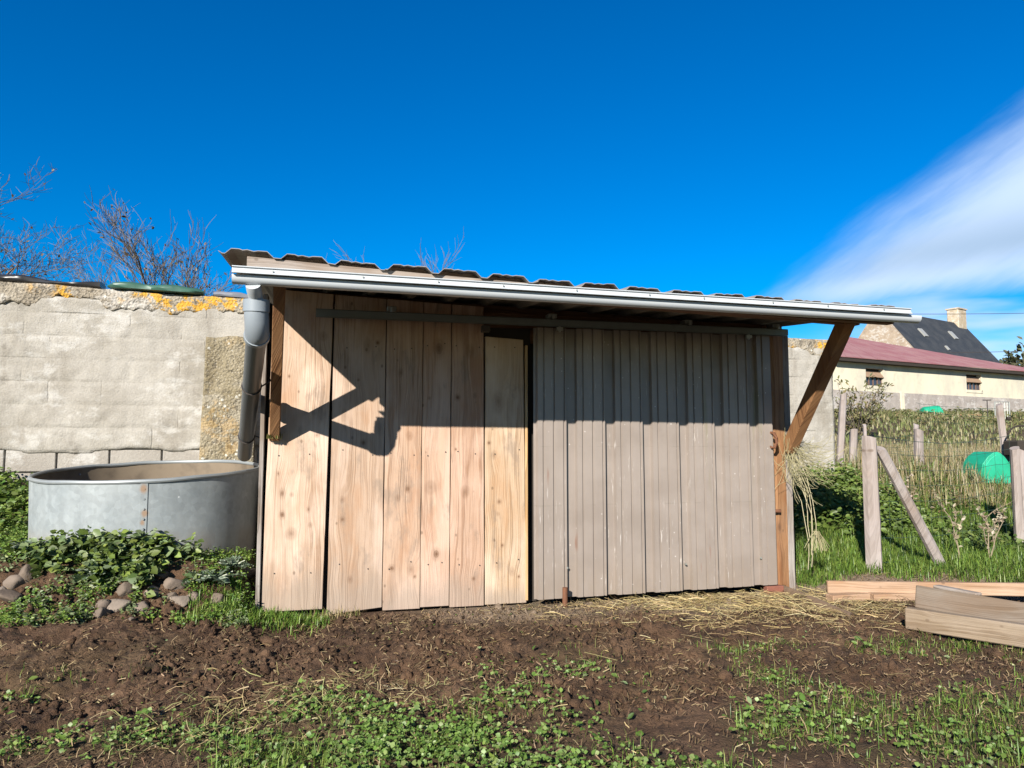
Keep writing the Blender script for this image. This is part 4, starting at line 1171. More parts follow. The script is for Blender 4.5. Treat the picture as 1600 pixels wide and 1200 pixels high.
GRN = G('green_plastic'); _p = GRN.pos(); GREENP = GRN.surf(GRN.gain(GRN.mix(GRN.noise(_p, 3, 4, .6).step(.35, .7), (.012, .30, .16), (.02, .36, .22)), GRN.noise(_p, 14, 3, .6) * .35 + .82), .5, 0, None, .35)
def dome_house():
    b = spot(1543, 752); z0 = float(b[2]) - .02; rings = []; K = 50 / FPX * float((b - CAM) @ FW) / .63
    ax, ay = RT, np.array([FW[0], FW[1], 0]) / np.linalg.norm(FW[:2])
    prof = [(-.38, 0), (-.385, .18), (-.34, .36), (-.20, .50), (-.06, .575), (.06, .585), (.18, .50), (.30, .36), (.37, .18), (.385, 0)]
    for i, yy in enumerate((-.36, -.33, 0, .33, .36)):
        k = .93 if i in (0, 4) else 1.0
        rings.append([b * (1, 1, 0) + np.array([0, 0, z0]) + ax * x * k * .82 * K + ay * yy * K + np.array([0, 0, z * k * 1.05 * K]) for x, z in prof])
    o = root('animal_shelter', (b[0], b[1], z0), 'peaked green plastic animal shelter in the dry grass', 'shelter')
    MB().loft(rings).build('shell', GREENP, o, bevel=.015, seg=2)
    c = b + ax * .50 + ay * .1
    MB().box(np.array([c[0], c[1], z0 + .42]), (.26, .30, .20), (ax, ay, (0, 0, 1))).build('feeder', M['black'], o, bevel=.02)
    m = MB().tube([c * (1, 1, 0) + np.array([0, 0, z0]) + ax * (.17 * math.cos(a) + .02) + np.array([0, 0, .58 + .12 * math.sin(a)]) for a in np.linspace(0, 3.2, 12)], .012, 6)
    m.build('feeder_handle', M['black'], o, smooth=True)
    MB().box(np.array([c[0], c[1], z0 + .2]) + ax * .1, (.34, .3, .3), (ax, ay, (0, 0, 1))).build('feeder_tub', GREENP, o, bevel=.02)
dome_house()
def tub():
    c = gpt(1455, 652, 32.0); z0 = 1.08 + (695 - 652) / FPX * 32.0
    ax, ay = RT, np.array([FW[0], FW[1], 0]); rings = []
    for x, hh in ((-.40, .30), (-.38, .44), (-.30, .50), (.30, .56), (.37, .46), (.40, .30)):
        rings.append([np.array([c[0], c[1], 0]) + ax * x + ay * (.36 * math.cos(a)) + np.array([0, 0, z0 - .05 + hh * max(0, math.sin(a)) ** .7]) for a in np.linspace(0, math.pi, 12)])
    o = MB().loft(rings).build('plastic_barrel', GREENP, None, origin=(c[0], c[1], z0), bevel=.01)
    tag(o, 'green plastic barrel lying on its side below the barn wall', 'barrel')
    # trestle plank and rusty stand by the wall
    w = wood('bench_pine', (.50, .33, .2), (.36, .22, .13), 17, along='x')
    c2 = gpt(1506, 655, 31.0); z2 = 1.08 + (695 - 655) / FPX * 31.0
    t = root('plank_bench', (c2[0], c2[1], z2 - .1), 'low plank bench standing against the barn plinth', 'bench')
    MB().box(np.array([c2[0], c2[1], z2 + .16]) + ax * .1, (1.3, .4, .06), (ax, ay, (0, 0, 1))).build('seat', w, t)
    for k in (-.45, .6): MB().box(np.array([c2[0], c2[1], z2 - .02]) + ax * k, (.5 if k > 0 else .12, .34, .32), (ax, ay, (0, 0, 1))).build('leg', w, t)
    c3 = gpt(1544, 660, 30); z3 = 1.08 + (695 - 656) / FPX * 30
    mt = MB().tube([(c3[0], c3[1], z3 - .2), (c3[0], c3[1], z3 + .80)], .02, 6).tube([np.array([c3[0], c3[1], z3 + .8]) - ax * .17, np.array([c3[0], c3[1], z3 + .8]) + ax * .17], .02, 6)
    tag(mt.build('standpipe', M['wire'], None, origin=(c3[0], c3[1], z3)), 'thin dark T-shaped standpipe in front of the barn plinth', 'standpipe')
    c4 = gpt(1567, 660, 29); z4 = 1.08 + (695 - 658) / FPX * 29; fr = MB(); C4 = np.array([c4[0], c4[1], z4 - .2])
    fr.tube([C4 - ax * .28, C4 - ax * .28 + (0, 0, .95), C4 + ax * .28 + (0, 0, .95), C4 + ax * .28], .03, 6)
    for k in range(5): fr.tube([C4 + ax * (-.2 + .1 * k) + (0, 0, .2), C4 + ax * (-.2 + .1 * k) + (0, 0, .95)], .012, 5)
    tag(fr.build('metal_gate', M['bolt'], None, origin=tuple(C4)), 'small pale metal hurdle gate below the barn', 'gate')
tub()

# ------------------------------------------------------------------ lumber lying right of the door
def board(label, a, b_, w, t, mat, seed, roll_=0.0, name='timber_board'):
    """a sawn board from a to b (centre line), w wide, t thick, turned by roll_ about its length"""
    a, b_ = np.array(a, float), np.array(b_, float); d = b_ - a; L = np.linalg.norm(d); d /= L
    x = np.cross(d, (0, 0, 1)); x /= np.linalg.norm(x); y = np.cross(x, d)
    x2 = x * math.cos(roll_) + y * math.sin(roll_); y2 = -x * math.sin(roll_) + y * math.cos(roll_)
    me = MB().box((L / 2, 0, 0), (L, w, t)).build(name, mat, None, bevel=.005)
    from mathutils import Matrix
    mt = Matrix(((d[0], x2[0], y2[0], a[0]), (d[1], x2[1], y2[1], a[1]), (d[2], x2[2], y2[2], a[2]), (0, 0, 0, 1)))
    me.matrix_world = mt
    return tag(me, label, 'board', 'boards stacked beside the shed')
W1 = wood('fresh_board', (.50, .35, .235), (.40, .255, .155), 41, along='x', ringf=34, grey=.12)
W2 = wood('weathered_beam', (.25, .21, .165), (.18, .14, .10), 43, ((.0, .7, .02), (.03, 1.3, .018)), along='x', ringf=34, grey=.35, greyc=(.25, .23, .20))
W3 = wood('beam_edge', (.32, .255, .18), (.24, .175, .11), 47, ((.02, .9, .015),), along='x', ringf=30, grey=.25)
board('long pale board lying on edge behind the crossed beams', atZ(1292, 917, .075), atZ(1292, 917, .075) + (atZ(1600, 921, .10) - atZ(1292, 917, .075)) * 1.5, .045, .085, W1, 1)
board('short pale offcut on the mud between long board and beams', (3.42, -.40, .02), (3.78, -.42, .025), .09, .05, W1, 2)
board('longer pale offcut tucked under the end of the beams', (3.70, -.47, .028), (4.2, -.55, .03), .09, .05, W1, 3)
board('dark rotten offcut lying by the beam ends', (3.95, -.38, .06), (4.2, -.42, .07), .07, .05, M['oldx'], 4)
board('lower beam of the crossed pair, end sunk towards the mud', atZ(1416, 965, .065), atZ(1416, 965, .065) + (atZ(1600, 993, .06) - atZ(1416, 965, .065)) * 2.6, .06, .12, W3, 5)
board('upper weathered beam lying tilted across the lower one', atZ(1430, 934, .16), atZ(1430, 934, .16) + (atZ(1600, 963, .11) - atZ(1430, 934, .16)) * 2.4, .16, .05, W2, 6, roll_=-.75)
board('thin grey lath poking out behind the upper beam', atZ(1462, 916, .13), atZ(1530, 929, .13), .06, .02, M['oldx'], 7)

def log_():
    rings = []; a, b_ = spot(1222, 925), spot(1330, 968)
    a = a + (0, 0, .02); b_ = b_ + (0, 0, .01)
    for i, t in enumerate(np.linspace(0, 1, 10)):
        c = a + (b_ - a) * t; rr = .035 * (1 + .25 * float(vnoise(np.array(t * 5), np.array(.3), 4)))
        rings.append([(c[0] + rr * math.cos(q) * .8, c[1] + rr * math.cos(q) * .6, c[2] + rr * math.sin(q)) for q in np.linspace(0, 2 * math.pi, 10)[:-1]])
    tag(MB().loft(rings).build('muddy_log', plain('mud_bark', (.19, .13, .085), .95, var=.35, sc=20, bump=.5), None, origin=tuple(a), smooth=True), 'short muddy brown log half sunk at the edge of the straw', 'log')
log_()

# ------------------------------------------------------------------ frayed twine hanging from the right strut's foot
def twine():
    r_ = random.Random(9); t = root('baling_twine', (3.44, -.04, 1.05), 'tangled pale baling twine hanging from the right strut', 'twine')
    tm = plain('sisal', (.33, .30, .17), .9, var=.3, sc=30); tm2 = plain('sisal_cord', (.38, .34, .22), .9, var=.25, sc=30)
    for part, n in (('tangle', 170), ('tail', 5)):
        m = MB()
        for k in range(n):
            p = np.array([3.40 + r_.gauss(0, .035), -.045 + r_.gauss(0, .03), 1.08 + r_.gauss(0, .05)])
            pts = [p]; L = r_.uniform(.18, .5) if part == 'tangle' else r_.uniform(.75, 1.0); d = np.array([r_.gauss(.15, .22), r_.gauss(-.05, .12), -1.0])
            steps = 9
            for i in range(steps):
                if part == 'tangle': d = d + np.array([r_.gauss(.10, .28), r_.gauss(-.02, .22), r_.gauss(.06, .30)])
                else: d = np.array([.16 + .18 * math.sin(i * .7), -.03, -1.0]) + np.array([r_.gauss(0, .09), r_.gauss(0, .06), 0])
                d /= np.linalg.norm(d); pts.append(pts[-1] + d * L / steps)
            m.tube(pts, .0013 if part == 'tangle' else .0032, 4, cap=False)
        m.build(part, tm if part == 'tangle' else tm2, t)
    m = MB()
    for k in range(30):
        p = np.array([3.57 + r_.gauss(0, .015), -.07 + r_.gauss(0, .01), .44]); d = np.array([r_.gauss(.3, .5), r_.gauss(0, .3), -1]); d /= np.linalg.norm(d)
        m.tube([p, p + d * .07, p + d * .13 + (0, 0, -.03)], .0018, 3, cap=False)
    m.build('frayed_end', tm, t)
twine()
tuft('moss_tuft', 'small tuft of moss and grass on the foot of the left strut', 'moss', (-.298, -.035, 1.118), 90, .05, .05, [(.13, .16, .04), (.22, .22, .07), (.30, .26, .10)], 5)

# ------------------------------------------------------------------ stones of the bank
def stones():
    r_ = random.Random(5)
    mats = [plain('fieldstone_%d' % i, c, .9, var=.25, sc=9, bump=.35, dark=tuple(v * .7 for v in c)) for i, c in enumerate(((.205, .160, .125), (.17, .132, .10), (.24, .195, .155), (.145, .11, .083)))]
    lst = [(65, 515, 50), (140, 470, 55), (20, 552, 28), (60, 590, 55), (600, 622, 40), (590, 685, 44), (695, 640, 58), (840, 640, 34), (725, 545, 44), (900, 560, 42), (940, 455, 42), (1030, 515, 54), (1010, 580, 32), (1050, 605, 42), (1135, 590, 34), (1265, 620, 44), (1395, 278, 52), (1450, 455, 38), (340, 690, 32), (770, 710, 18)]
    protos = []
    for k in range(7):
        bm = bmesh.new(); bmesh.ops.create_icosphere(bm, subdivisions=3, radius=1.0)
        sx, sy, sz_ = r_.uniform(.85, 1.15), r_.uniform(.75, 1.0), r_.uniform(.7, .95)
        planes = [(Vector((r_.gauss(0, 1), r_.gauss(0, 1), r_.gauss(0, 1))).normalized(), r_.uniform(.42, .78)) for _ in range(13)]
        for v in bm.verts:
            for n_, o_ in planes:
                e = v.co.dot(n_) - o_
                if e > 0: v.co -= n_ * e * .92
            v.co += v.normal * .06 * float(vnoise(np.array(v.co.x * 3 + k), np.array(v.co.y * 3 + v.co.z * 2), k))
            v.co.x *= sx; v.co.y *= sy; v.co.z *= sz_
        me = bpy.data.meshes.new('stone'); bm.to_mesh(me); bm.free()
        for p in me.polygons: p.use_smooth = True
        me.materials.append(mats[k % 4]); protos.append(me)
    for i, (cx, cy, rad) in enumerate(lst):
        px, py = cx / 3.75, 780 + cy / 3.75; p = spot(px, py); dep = float((p - CAM) @ FW); R_ = rad / 3.75 / FPX * dep * 1.6
        o = bpy.data.objects.new('fieldstone', protos[i % 7]); COL.objects.link(o)
        o.location = p + np.array([0, .15 * R_, .12 * R_]); o.scale = (R_, R_, R_); o.rotation_euler = (r_.uniform(-.4, .4), r_.uniform(-.4, .4), r_.uniform(0, 6))
        lab = 'rounded brown fieldstone among the weeds of the bank below the metal tank'
        lab = {16: 'smooth pale stone beside the tank foot and shed corner', 17: 'stone close to the shed corner trim beside the small thistle', 15: 'stone below the pale-ribbed thistle next to the lush grass', 6: 'largest blunt stone at the foot of the bank, next to a lower flat one', 11: 'rounded stone topping a small pile of three below it', 18: 'small stone alone in the low weeds at the bank foot', 19: 'pebble-sized stone at the mud edge before the largest bank stone'}.get(i, lab)
        tag(o, lab, 'stone', 'stones in the bank')
stones()

# ------------------------------------------------------------------ weeds of the left bank
def weed_mass(name, label, cat, n, region, seed, h, lsize, cols, per=14, wide=.6, kind=None, keep=None, curl=1.0):
    r_ = np.random.default_rng(seed); x0, x1, y0, y1 = region
    x, y = r_.uniform(x0, x1, n), r_.uniform(y0, y1, n)
    if keep is not None:
        k = r_.uniform(0, 1, n) < keep(x, y); x, y = x[k], y[k]
    z = H(x, y); m = len(x); hh = h * r_.uniform(.45, 1.15, m)
    t = np.tile(np.linspace(.12, 1.0, per), m); X_ = np.repeat(x, per); Y_ = np.repeat(y, per); Z_ = np.repeat(z, per); HH = np.repeat(hh, per)
    a = r_.uniform(0, 2 * math.pi, m * per); lx, ly = np.repeat(r_.normal(0, .25, m), per), np.repeat(r_.normal(-.08, .25, m), per)
    rad = .25 * HH * r_.uniform(0, 1, m * per)
    P = np.stack([X_ + lx * HH * t + rad * np.cos(a), Y_ + ly * HH * t + rad * np.sin(a), Z_ + HH * t], 1)
    D = np.stack([np.cos(a), np.sin(a), r_.uniform(-.5, .6, m * per) * curl], 1)
    o = leaves(name, P, D, lsize * np.repeat(r_.uniform(.7, 1.25, m), per) * (1.15 - .45 * t), cols, seed, wide)
    return tag(o, label, cat, None, kind)
def clump0(x, y): return np.clip(.4 + 1.9 * fbm(x * 3.4, y * 3.4, 3, 66), 0, 1)
STONES = [(65, 515, 50), (140, 470, 55), (20, 552, 28), (60, 590, 55), (600, 622, 40), (590, 685, 44), (695, 640, 58), (840, 640, 34), (725, 545, 44), (900, 560, 42), (940, 455, 42), (1030, 515, 54), (1010, 580, 32), (1050, 605, 42), (1135, 590, 34), (1265, 620, 44), (1395, 278, 52), (1450, 455, 38), (340, 690, 32), (770, 710, 18)]
SP = [(spot(a_ / 3.75, 780 + b_ / 3.75), c_ / 3.75 / FPX * 4.8) for a_, b_, c_ in STONES]
CL = [spot(a_, b_) for a_, b_ in ((50, 850), (132, 862), (150, 868), (205, 868), (235, 866), (262, 868), (300, 862), (322, 858), (90, 880), (180, 890), (215, 905))]
def clear(x, y):
    k = np.ones_like(x)
    for p_, r_ in SP: k = k * (1 - np.exp(-(((x - p_[0]) / (r_ * 1.15)) ** 2 + ((y - p_[1] + .04) / (r_ * 1.8)) ** 2) ** 2))
    return k
def clumps(x, y):
    k = np.zeros_like(x)
    for p_ in CL: k = np.maximum(k, np.exp(-(((x - p_[0]) / .10) ** 2 + ((y - p_[1]) / .09) ** 2)))
    return k
def bankm(x, y):
    out = ((x + 1.21) ** 2 + (y - 1.0) ** 2 > .77 ** 2)
    toe = -.52 + .10 * np.sin(x * 5) + .1 * fbm(x * 2, y * 2, 2, 4)
    return np.where(out & (x < -.42), sst(y, toe, toe + .16), 0)
weed_mass('ground_cover', 'low green chickweed and grasses on the bank under the tank', 'weeds', 11000, (-4.5, -.42, -.6, 2.3), 3, .06, .021, BRIGHT + GREEN, 12, .62, 'stuff', lambda x, y: bankm(x, y) * clear(x, y) * np.clip(.70 + 1.7 * fbm(x * 3.2, y * 3.2, 3, 12), 0, 1))
weed_mass('nettle_bed', 'crinkled nettle clumps crowding the front of the tank', 'nettles', 2400, (-3.2, -.5, -.4, .30), 8, .13, .058, NETTLE + [(.22, .28, .14), (.19, .25, .11)], 16, .74, 'stuff', lambda x, y: bankm(x, y) * clear(x, y) * clumps(x, y) * .75)
weed_mass('ground_cover', 'grey-green small-leaved weeds between the bank stones', 'weeds', 1900, (-3.2, -.42, -.55, .2), 10, .07, .028, [(.17, .215, .10), (.21, .26, .125), (.13, .175, .07)], 12, .4, 'stuff', lambda x, y: bankm(x, y) * clear(x, y) * np.clip(.3 + 1.6 * fbm(x * 2.7, y * 2.7, 2, 52), 0, 1))
b9 = scatter(5000, -3.5, -.42, -.55, .6, lambda x, y: bankm(x, y) * clear(x, y) * clump0(x, y), 17)
tag(blades('grass', b9, .075, .0042, BRIGHT + GREEN + DRYC[:1], lean=1.0, seed=18), 'thin grass between the stones of the bank', 'grass', kind='stuff')
weed_mass('nettle_bed', 'nettles and weeds left of the tank against the wall', 'nettles', 300, (-4.2, -2.1, .2, 2.3), 9, .2, .06, NETTLE + GREEN, 16, .65, 'stuff', lambda x, y: bankm(x, y) * .8)
def thistle(px, py, size, seed, label, cols):
    p = spot(px, py); r_ = np.random.default_rng(seed); Pl, Dl, Sl = [], [], []
    t = root('thistle', tuple(p), label, 'thistle')
    for k in range(13):
        a = 2 * math.pi * k / 13 + r_.uniform(-.2, .2); el = r_.uniform(.15, .9); L = size * r_.uniform(.7, 1.1)
        d = np.array([math.cos(a) * math.cos(el), math.sin(a) * math.cos(el), math.sin(el)])
        for s_ in np.linspace(.15, 1, 9):
            q = p + (0, 0, .02) + d * L * s_ - np.array([0, 0, .25 * L * s_ * s_])
            for sg in (-1, 1):
                sd = np.cross(d, (0, 0, 1)); Pl.append(q); Dl.append(d * .6 + sd * sg + np.array([0, 0, r_.uniform(-.1, .4)])); Sl.append(size * .32 * (1.1 - .6 * s_))
    leaves('leaf_rosette', np.array(Pl), np.array(Dl), np.array(Sl), cols, seed, .38, parent=t)
    m = MB()
    for k in range(6):
        a = 2 * math.pi * k / 6 + .3; m.tube([p + (0, 0, .03), p + np.array([math.cos(a), math.sin(a), .35]) * size * .6 + (0, 0, .03)], .004, 4)
    m.build('midrib', plain('pale_midrib', (.45, .48, .36), .8, var=.15), t)
    return t
THC = [(.15, .20, .13), (.20, .245, .17), (.11, .16, .095)]
thistle(336, 912, .17, 2, 'grey-green thistle with pale midribs beside the shed corner stones', THC)
thistle(362, 892, .13, 3, 'smaller grey-green thistle above the pale-ribbed one', THC)
thistle(48, 868, .16, 4, 'grey-green thistle left of the tank foot', THC)
thistle(150, 905, .12, 6, 'grey-green thistle rosette in the middle of the stony bank', THC)

# grass at the shed's left foot
b0 = scatter(5200, -.75, .06, -.45, .0, lambda x, y: np.clip(1.25 * blob(x, y, -.25, -.13, .30, .13) + .6 * blob(x, y, -.55, -.2, .2, .15), 0, 1) * (y < -.006), 13)
tag(blades('grass', b0, .085, .005, BRIGHT + [(.10, .22, .03)], lean=.9, seed=14), 'lush grass at the foot of the first plank', 'grass', kind='stuff')
b0 = scatter(500, -.05, .25, -.12, -.02, lambda x, y: .5 + x * 0, 15)
tag(blades('dry_grass', b0, .08, .004, DRYC + [(.16, .2, .05)], 'straw', lean=1.0, seed=16), 'dry wisps of grass at the gap between the first planks', 'grass', kind='stuff')

# ------------------------------------------------------------------ foreground: grass, clover, straw, clods
gm = lambda x, y: green_mask(x, y)
def clump(x, y, s): return np.clip(.5 + 1.9 * fbm(x * 3.4, y * 3.4, 3, s), 0, 1)
b1 = scatter(80000, -2.4, 5.2, -3.35, -1.0, lambda x, y: np.clip(gm(x, y) * 1.4 - .2, 0, 1) * (.2 + clump(x, y, 101)) * (.5 + .9 * sst(x, 1.4, 2.2)), 21)
tag(blades('grass', b1, .066, .0032, GREEN + BRIGHT + [(.30, .29, .11)], lean=1.1, seed=22, droop=.6), 'patchy short grass in the trampled foreground', 'grass', kind='stuff')
b2 = scatter(4200, -2.4, 5.2, -3.35, -1.1, lambda x, y: np.clip(gm(x, y) - .35, 0, 1) * clump(x, y, 131) ** 3, 23)
n2 = len(b2); rep = 14
bb = np.repeat(b2, rep, 0) + npr.normal(0, .022, (n2 * rep, 3)) * (1, 1, 0)
tag(blades('grass_tussock', bb, .13, .0034, BRIGHT + [(.26, .30, .09)], lean=1.2, seed=24, droop=.6), 'longer bright grass tussocks in the foreground', 'grass', kind='stuff')
def clover():
    r_ = np.random.default_rng(31)
    c = scatter(46000, -2.2, 3.0, -3.35, -1.25, lambda x, y: np.clip(gm(x, y) * 1.5 - .3, 0, 1) * (.25 + clump(x, y, 151)) * (1 - .8 * sst(x, 1.2, 1.7)), 32)
    n = len(c); c = c + np.stack([np.zeros(n), np.zeros(n), r_.uniform(.012, .05, n)], 1); a0 = r_.uniform(0, 6.28, n)
    P, D = [], []
    for k in range(3):
        a = a0 + k * 2.094; P.append(c); D.append(np.stack([np.cos(a), np.sin(a), r_.uniform(-.1, .5, n)], 1))
    o = leaves('clover', np.concatenate(P), np.concatenate(D), np.tile(r_.uniform(.005, .019, n), 3), [(.15, .25, .05), (.19, .29, .065), (.11, .195, .04), (.23, .31, .10)], 33, .95, fold=.08)
    tag(o, 'clover and chickweed patch in the near foreground', 'clover', kind='stuff')
    c = scatter(3000, -2.2, 5.0, -3.3, -.9, lambda x, y: np.clip(gm(x, y) * 1.1 + .03, 0, 1) * clump(x, y, 161), 34); n = len(c); a = r_.uniform(0, 6.28, n)
    o = leaves('broad_weed', c + (0, 0, .012), np.stack([np.cos(a), np.sin(a), r_.uniform(.1, 1, n)], 1), r_.uniform(.018, .042, n), GREEN + [(.22, .27, .13)], 35, .5)
    tag(o, 'broad dock and plantain leaves scattered over the foreground', 'weeds', kind='stuff')
clover()
def stalks(name, label, n, region, dens, seed, L, w, cols, lift=.012, tilt=.18):
    r_ = np.random.default_rng(seed); b = scatter(n, *region, dens, seed + 1); n = len(b); a = r_.uniform(0, math.pi, n); ls = L * r_.uniform(.25, 1.2, n)
    d = np.stack([np.cos(a), np.sin(a), r_.normal(0, tilt, n)], 1) * ls[:, None] * .5; s = np.stack([-np.sin(a), np.cos(a), r_.normal(0, .6, n)], 1) * w * .5
    b = b + np.stack([np.zeros(n), np.zeros(n), lift * r_.uniform(.3, 1.6, n) + np.abs(d[:, 2])], 1)
    bend = np.stack([-np.sin(a), np.cos(a), np.zeros(n)], 1) * (r_.normal(0, .10, n) * ls)[:, None] + np.array([0, 0, 1.0]) * (np.abs(r_.normal(0, .06, n)) * ls)[:, None]
    V = np.stack([b - d - s, b - d + s, b + bend - s, b + bend + s, b + d - s, b + d + s], 1).reshape(-1, 3); k = np.arange(n)[:, None] * 6
    F = np.concatenate([k + [0, 1, 3, 2], k + [2, 3, 5, 4]], 1).reshape(-1, 4)
    o = big_mesh(name, V, F, M['straw'], None, np.repeat(pick_cols(cols, n, r_), 6, 0))
    return tag(o, label, 'straw', kind='stuff')
STR = [(.56, .44, .21), (.46, .35, .16), (.64, .53, .29), (.34, .26, .13)]
stalks('straw', 'golden straw scattered on the mud before the metal door', 7500, (1.3, 4.1, -1.25, -.02), lambda x, y: np.clip(1.1 * blob(x, y, 2.95, -.42, .62, .36) + .8 * blob(x, y, 2.3, -.2, .5, .14) + .55 * blob(x, y, 3.3, -.75, .4, .25) + .05, 0, 1), 41, .16, .0024, STR, .016, .10)
stalks('straw', 'broken short straw matted before the metal door', 7000, (1.3, 4.1, -1.1, -.02), lambda x, y: np.clip(1.1 * blob(x, y, 2.8, -.38, .7, .30) + .6 * blob(x, y, 2.1, -.15, .6, .10), 0, 1), 57, .055, .0024, STR + [(.40, .30, .15)], .012)
stalks('straw', 'stray straw bits trodden into the foreground mud', 1500, (-2.4, 5.0, -3.3, -.05), lambda x, y: .25 + .6 * clump(x, y, 171) ** 2, 45, .08, .0022, STR + [(.25, .19, .10)])
stalks('dry_grass', 'bleached dry grass lying in the left foreground', 6500, (-1.6, 1.2, -2.2, -.9), lambda x, y: np.clip(1.2 * blob(x, y, .0, -1.45, .42, .20) + .5 * blob(x, y, -.45, -1.75, .4, .2) + .35 * blob(x, y, .55, -1.6, .3, .12), 0, 1), 49, .075, .0026, [(.40, .32, .16), (.47, .39, .21), (.30, .25, .11), (.30, .31, .12)], .022, .35)
FIB = [(.20, .135, .075), (.26, .18, .10), (.14, .09, .05), (.33, .25, .14), (.10, .065, .04)]
stalks('mud_fibres', 'short rotted straw fibres matted into the mud', 60000, (-2.5, 4.8, -3.3, -.03), lambda x, y: (.25 + .75 * clump(x, y, 301)), 301, .03, .003, FIB, .012, .45)
lt = scatter(2500, -2.4, 4.8, -3.2, -.1, lambda x, y: .3 + .7 * clump(x, y, 311), 312); la = npr.uniform(0, 6.28, len(lt))
tag(leaves('leaf_litter', lt + (0, 0, .006), np.stack([np.cos(la), np.sin(la), npr.uniform(-.1, .6, len(lt))], 1), npr.uniform(.008, .022, len(lt)), GREEN + FIB + [(.3, .3, .14)], 313, .5), 'small green and brown leaf bits trodden over the mud', 'leaf litter', kind='stuff')
def clods():
    r_ = np.random.default_rng(61); c = scatter(42000, -2.5, 4.6, -3.3, -.06, lambda x, y: np.clip(mud_mask(x, y) * .95 + .2 - .6 * dry_mask(x, y), 0, 1) * clump(x, y, 181), 62); n = len(c)
    ico = bmesh.new(); bmesh.ops.create_icosphere(ico, subdivisions=1, radius=1.0)
    iv = np.array([v.co[:] for v in ico.verts]); fi = np.array([[v.index for v in f.verts] for f in ico.faces]); ico.free()
    s = np.minimum(r_.exponential(.0062, n) + .0025, .034)[:, None, None]
    j = iv[None] * (1 + r_.uniform(-.35, .35, (n, len(iv), 1))) * s * r_.uniform(.6, 1.3, (n, 1, 3)); V = (c[:, None, :] + j).reshape(-1, 3)
    F = (np.arange(n)[:, None, None] * len(iv) + fi[None]).reshape(-1, 3)
    V_c = np.repeat(np.stack([mud_mask(c[:, 0], c[:, 1]), np.zeros(n), dry_mask(c[:, 0], c[:, 1])], 1), len(iv), 0)
    tag(big_mesh('mud_clods', V, F, M['ground'], None, V_c), 'crumbled clods of trampled mud in front of the shed', 'mud', kind='stuff')
clods()

# ------------------------------------------------------------------ right: grass bank, brambles, dry meadow
rb = lambda x, y: sst(x, 3.46, 3.55) * np.where((y > 2.36) & (x < 5.75), 0, 1)
b3 = scatter(72000, 3.46, 8.2, -.7, 2.6, lambda x, y: rb(x, y) * sst(y + .22 * fbm(x * 3, y * 3, 2, 9) + .24 * (x - 3.6), -.08, .14) * (1.0 - .5 * sst(y, 1.2, 2.2)), 71)
tag(blades('grass', b3, .12, .0058, BRIGHT + GREEN, lean=.9, seed=72, droop=.5), 'tall green grass between shed and corner post', 'grass', kind='stuff')
b4 = scatter(5000, 3.46, 7.5, -.7, .1, lambda x, y: .35 * sst(x, 3.6, 4.4) * clump(x, y, 191), 73)
tag(blades('grass', b4, .06, .004, GREEN + DRYC, lean=1, seed=74), 'thin grass round the lying boards', 'grass', kind='stuff')
weed_mass('bramble_bush', 'dense bramble and nettle thicket on the bank by the wall end', 'bramble', 620, (3.55, 5.9, .95, 2.35), 81, .24, .055, [(.15, .22, .045), (.12, .18, .04), (.19, .26, .06), (.09, .14, .03)], 20, .68, None, lambda x, y: rb(x, y) * sst(y, .9, 1.5))
weed_mass('bramble_bush', 'lower bramble patch at the foot of the netting fence', 'bramble', 200, (5.6, 8.4, .4, 1.5), 83, .16, .05, [(.12, .175, .045), (.09, .14, .035), (.16, .21, .06)], 18, .68, None, lambda x, y: clump(x, y, 201))
weed_mass('bramble_bush', 'reddish green bramble behind the corner post', 'bramble', 240, (4.9, 7.2, 1.5, 2.9), 85, .16, .04, [(.15, .19, .05), (.20, .16, .075), (.11, .15, .045)], 16, .62, None, lambda x, y: clump(x, y, 211) * rb(x, y))
def meadow(n, reg, dens, seed, L, w, cols, name, label):
    b = scatter(n, *reg, dens, seed); tag(blades(name, b, L, w, cols, lean=.7, seed=seed + 1, droop=.35), label, 'grass', kind='stuff')
out = lambda x, y: np.where((x > 5.75) | (y > 2.8), 1.0, 0)
wedge = lambda x, y: ((x - .55 * (y + 4.92)) > 0) * 1.0
meadow(80000, (5.0, 15, 1.7, 9), lambda x, y: out(x, y) * wedge(x, y) * (.35 + .65 * clump(x * .5, y * .5, 221)), 91, .30, .0075, DRYC + [(.48, .42, .28), (.42, .36, .22), (.24, .25, .10)], 'dry_grass', 'tall bleached meadow grass behind the rear fence')
meadow(26000, (5.8, 15, 1.6, 9), lambda x, y: out(x, y) * wedge(x, y) * clump(x * .7, y * .7, 231), 93, .24, .009, GREEN + [(.16, .20, .06)], 'grass', 'green grass mixed into the bleached meadow')
meadow(42000, (9, 44, 9, 32), lambda x, y: wedge(x, y) * (.4 + .6 * clump(x * .2, y * .2, 241)), 95, .24, .035, [(.27, .26, .12), (.20, .22, .08), (.36, .32, .17), (.15, .18, .06)], 'meadow_grass', 'olive meadow grass rising to the barn')
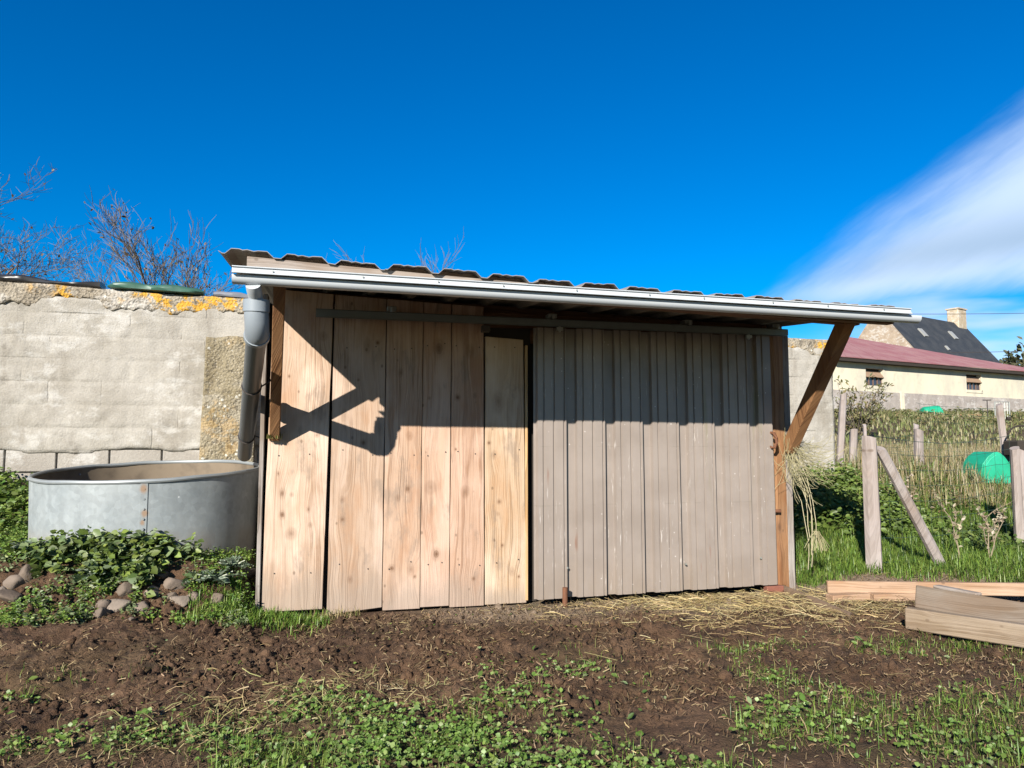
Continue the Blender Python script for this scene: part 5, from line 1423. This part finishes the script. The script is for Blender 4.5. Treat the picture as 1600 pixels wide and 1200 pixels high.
# two dead stalks, spindly bush at the barn
def dead_stalk(px, py, h, seed, label, curl):
    p = spot(px, py); r_ = random.Random(seed); t = root('dead_weed', tuple(p), label, 'dead weed'); m = MB()
    def go(q, d, L, r, lev):
        pts = [q]
        for i in range(5):
            d = d + np.array([r_.gauss(0, .16), r_.gauss(0, .1), r_.gauss(0, .06)]); d /= np.linalg.norm(d); pts.append(pts[-1] + d * L / 5)
        m.tube(pts, [r * .55 * (1 - .1 * i) for i in range(6)], 5, cap=False)
        if lev < 2:
            for k in range(4): go(pts[2 + k % 4], d * .8 + np.array([r_.gauss(.2, .5), r_.gauss(0, .3), .3]), L * r_.uniform(.3, .5), r * .6, lev + 1)
    for k in range(1 + curl): go(p + (r_.gauss(0, .03), 0, -.02), np.array([r_.gauss(.1, .2), 0, 1.0]), h, .011, 0)
    m.build('stem', plain('dead_stem', (.25, .20, .135), .9, var=.25, sc=12), t)
    P = np.array([v for v in m.v[::14]]); D = npr.normal(0, 1, (len(P), 3))
    leaves('withered_leaves', P, D, .035, [(.30, .25, .17), (.22, .18, .12), (.38, .33, .25)], seed, .6, 'straw', t)
dead_stalk(1498, 882, .42, 3, 'pale upright dead stalk in front of the netting fence', 0)
dead_stalk(1545, 880, .40, 4, 'curled brown withered dock between dead stalk and end post', 1)
dead_stalk(1428, 800, .3, 6, 'small withered plant behind the slanting brace', 1)
def spindly():
    p = gpt(1338, 652, 20.0); t = root('shrub', tuple(p), 'loose yellow-green shrub growing in front of the barn wall', 'shrub'); m = MB(); r_ = random.Random(8); P, D = [], []
    for k in range(34):
        d = np.array([r_.gauss(0, .38), r_.gauss(0, .3), 1.0]); d /= np.linalg.norm(d); L = r_.uniform(.7, 1.75); pts = [p]
        for i in range(6):
            d = d + np.array([r_.gauss(.01, .1), r_.gauss(0, .1), -.02]); d /= np.linalg.norm(d); pts.append(pts[-1] + d * L / 6)
            for q in range(5): P.append(pts[-1] + npr.normal(0, .05, 3)); D.append(d + npr.normal(0, .7, 3))
        m.tube(pts, [.014 * (1 - i * .13) for i in range(7)], 4, cap=False)
    m.build('stem', M['twig'], t)
    leaves('foliage', np.array(P), np.array(D), .11, [(.17, .17, .06), (.22, .20, .08), (.12, .13, .05), (.26, .20, .11)], 5, .4, parent=t)
spindly()
weed_mass('ground_cover', 'rough weeds along the foot of the barn wall', 'weeds', 900, (17, 42, 16, 28), 99, .26, .16, [(.13, .15, .05), (.19, .18, .07), (.10, .12, .04), (.24, .2, .10)], 10, .4, 'stuff', lambda x, y: wedge(x, y))
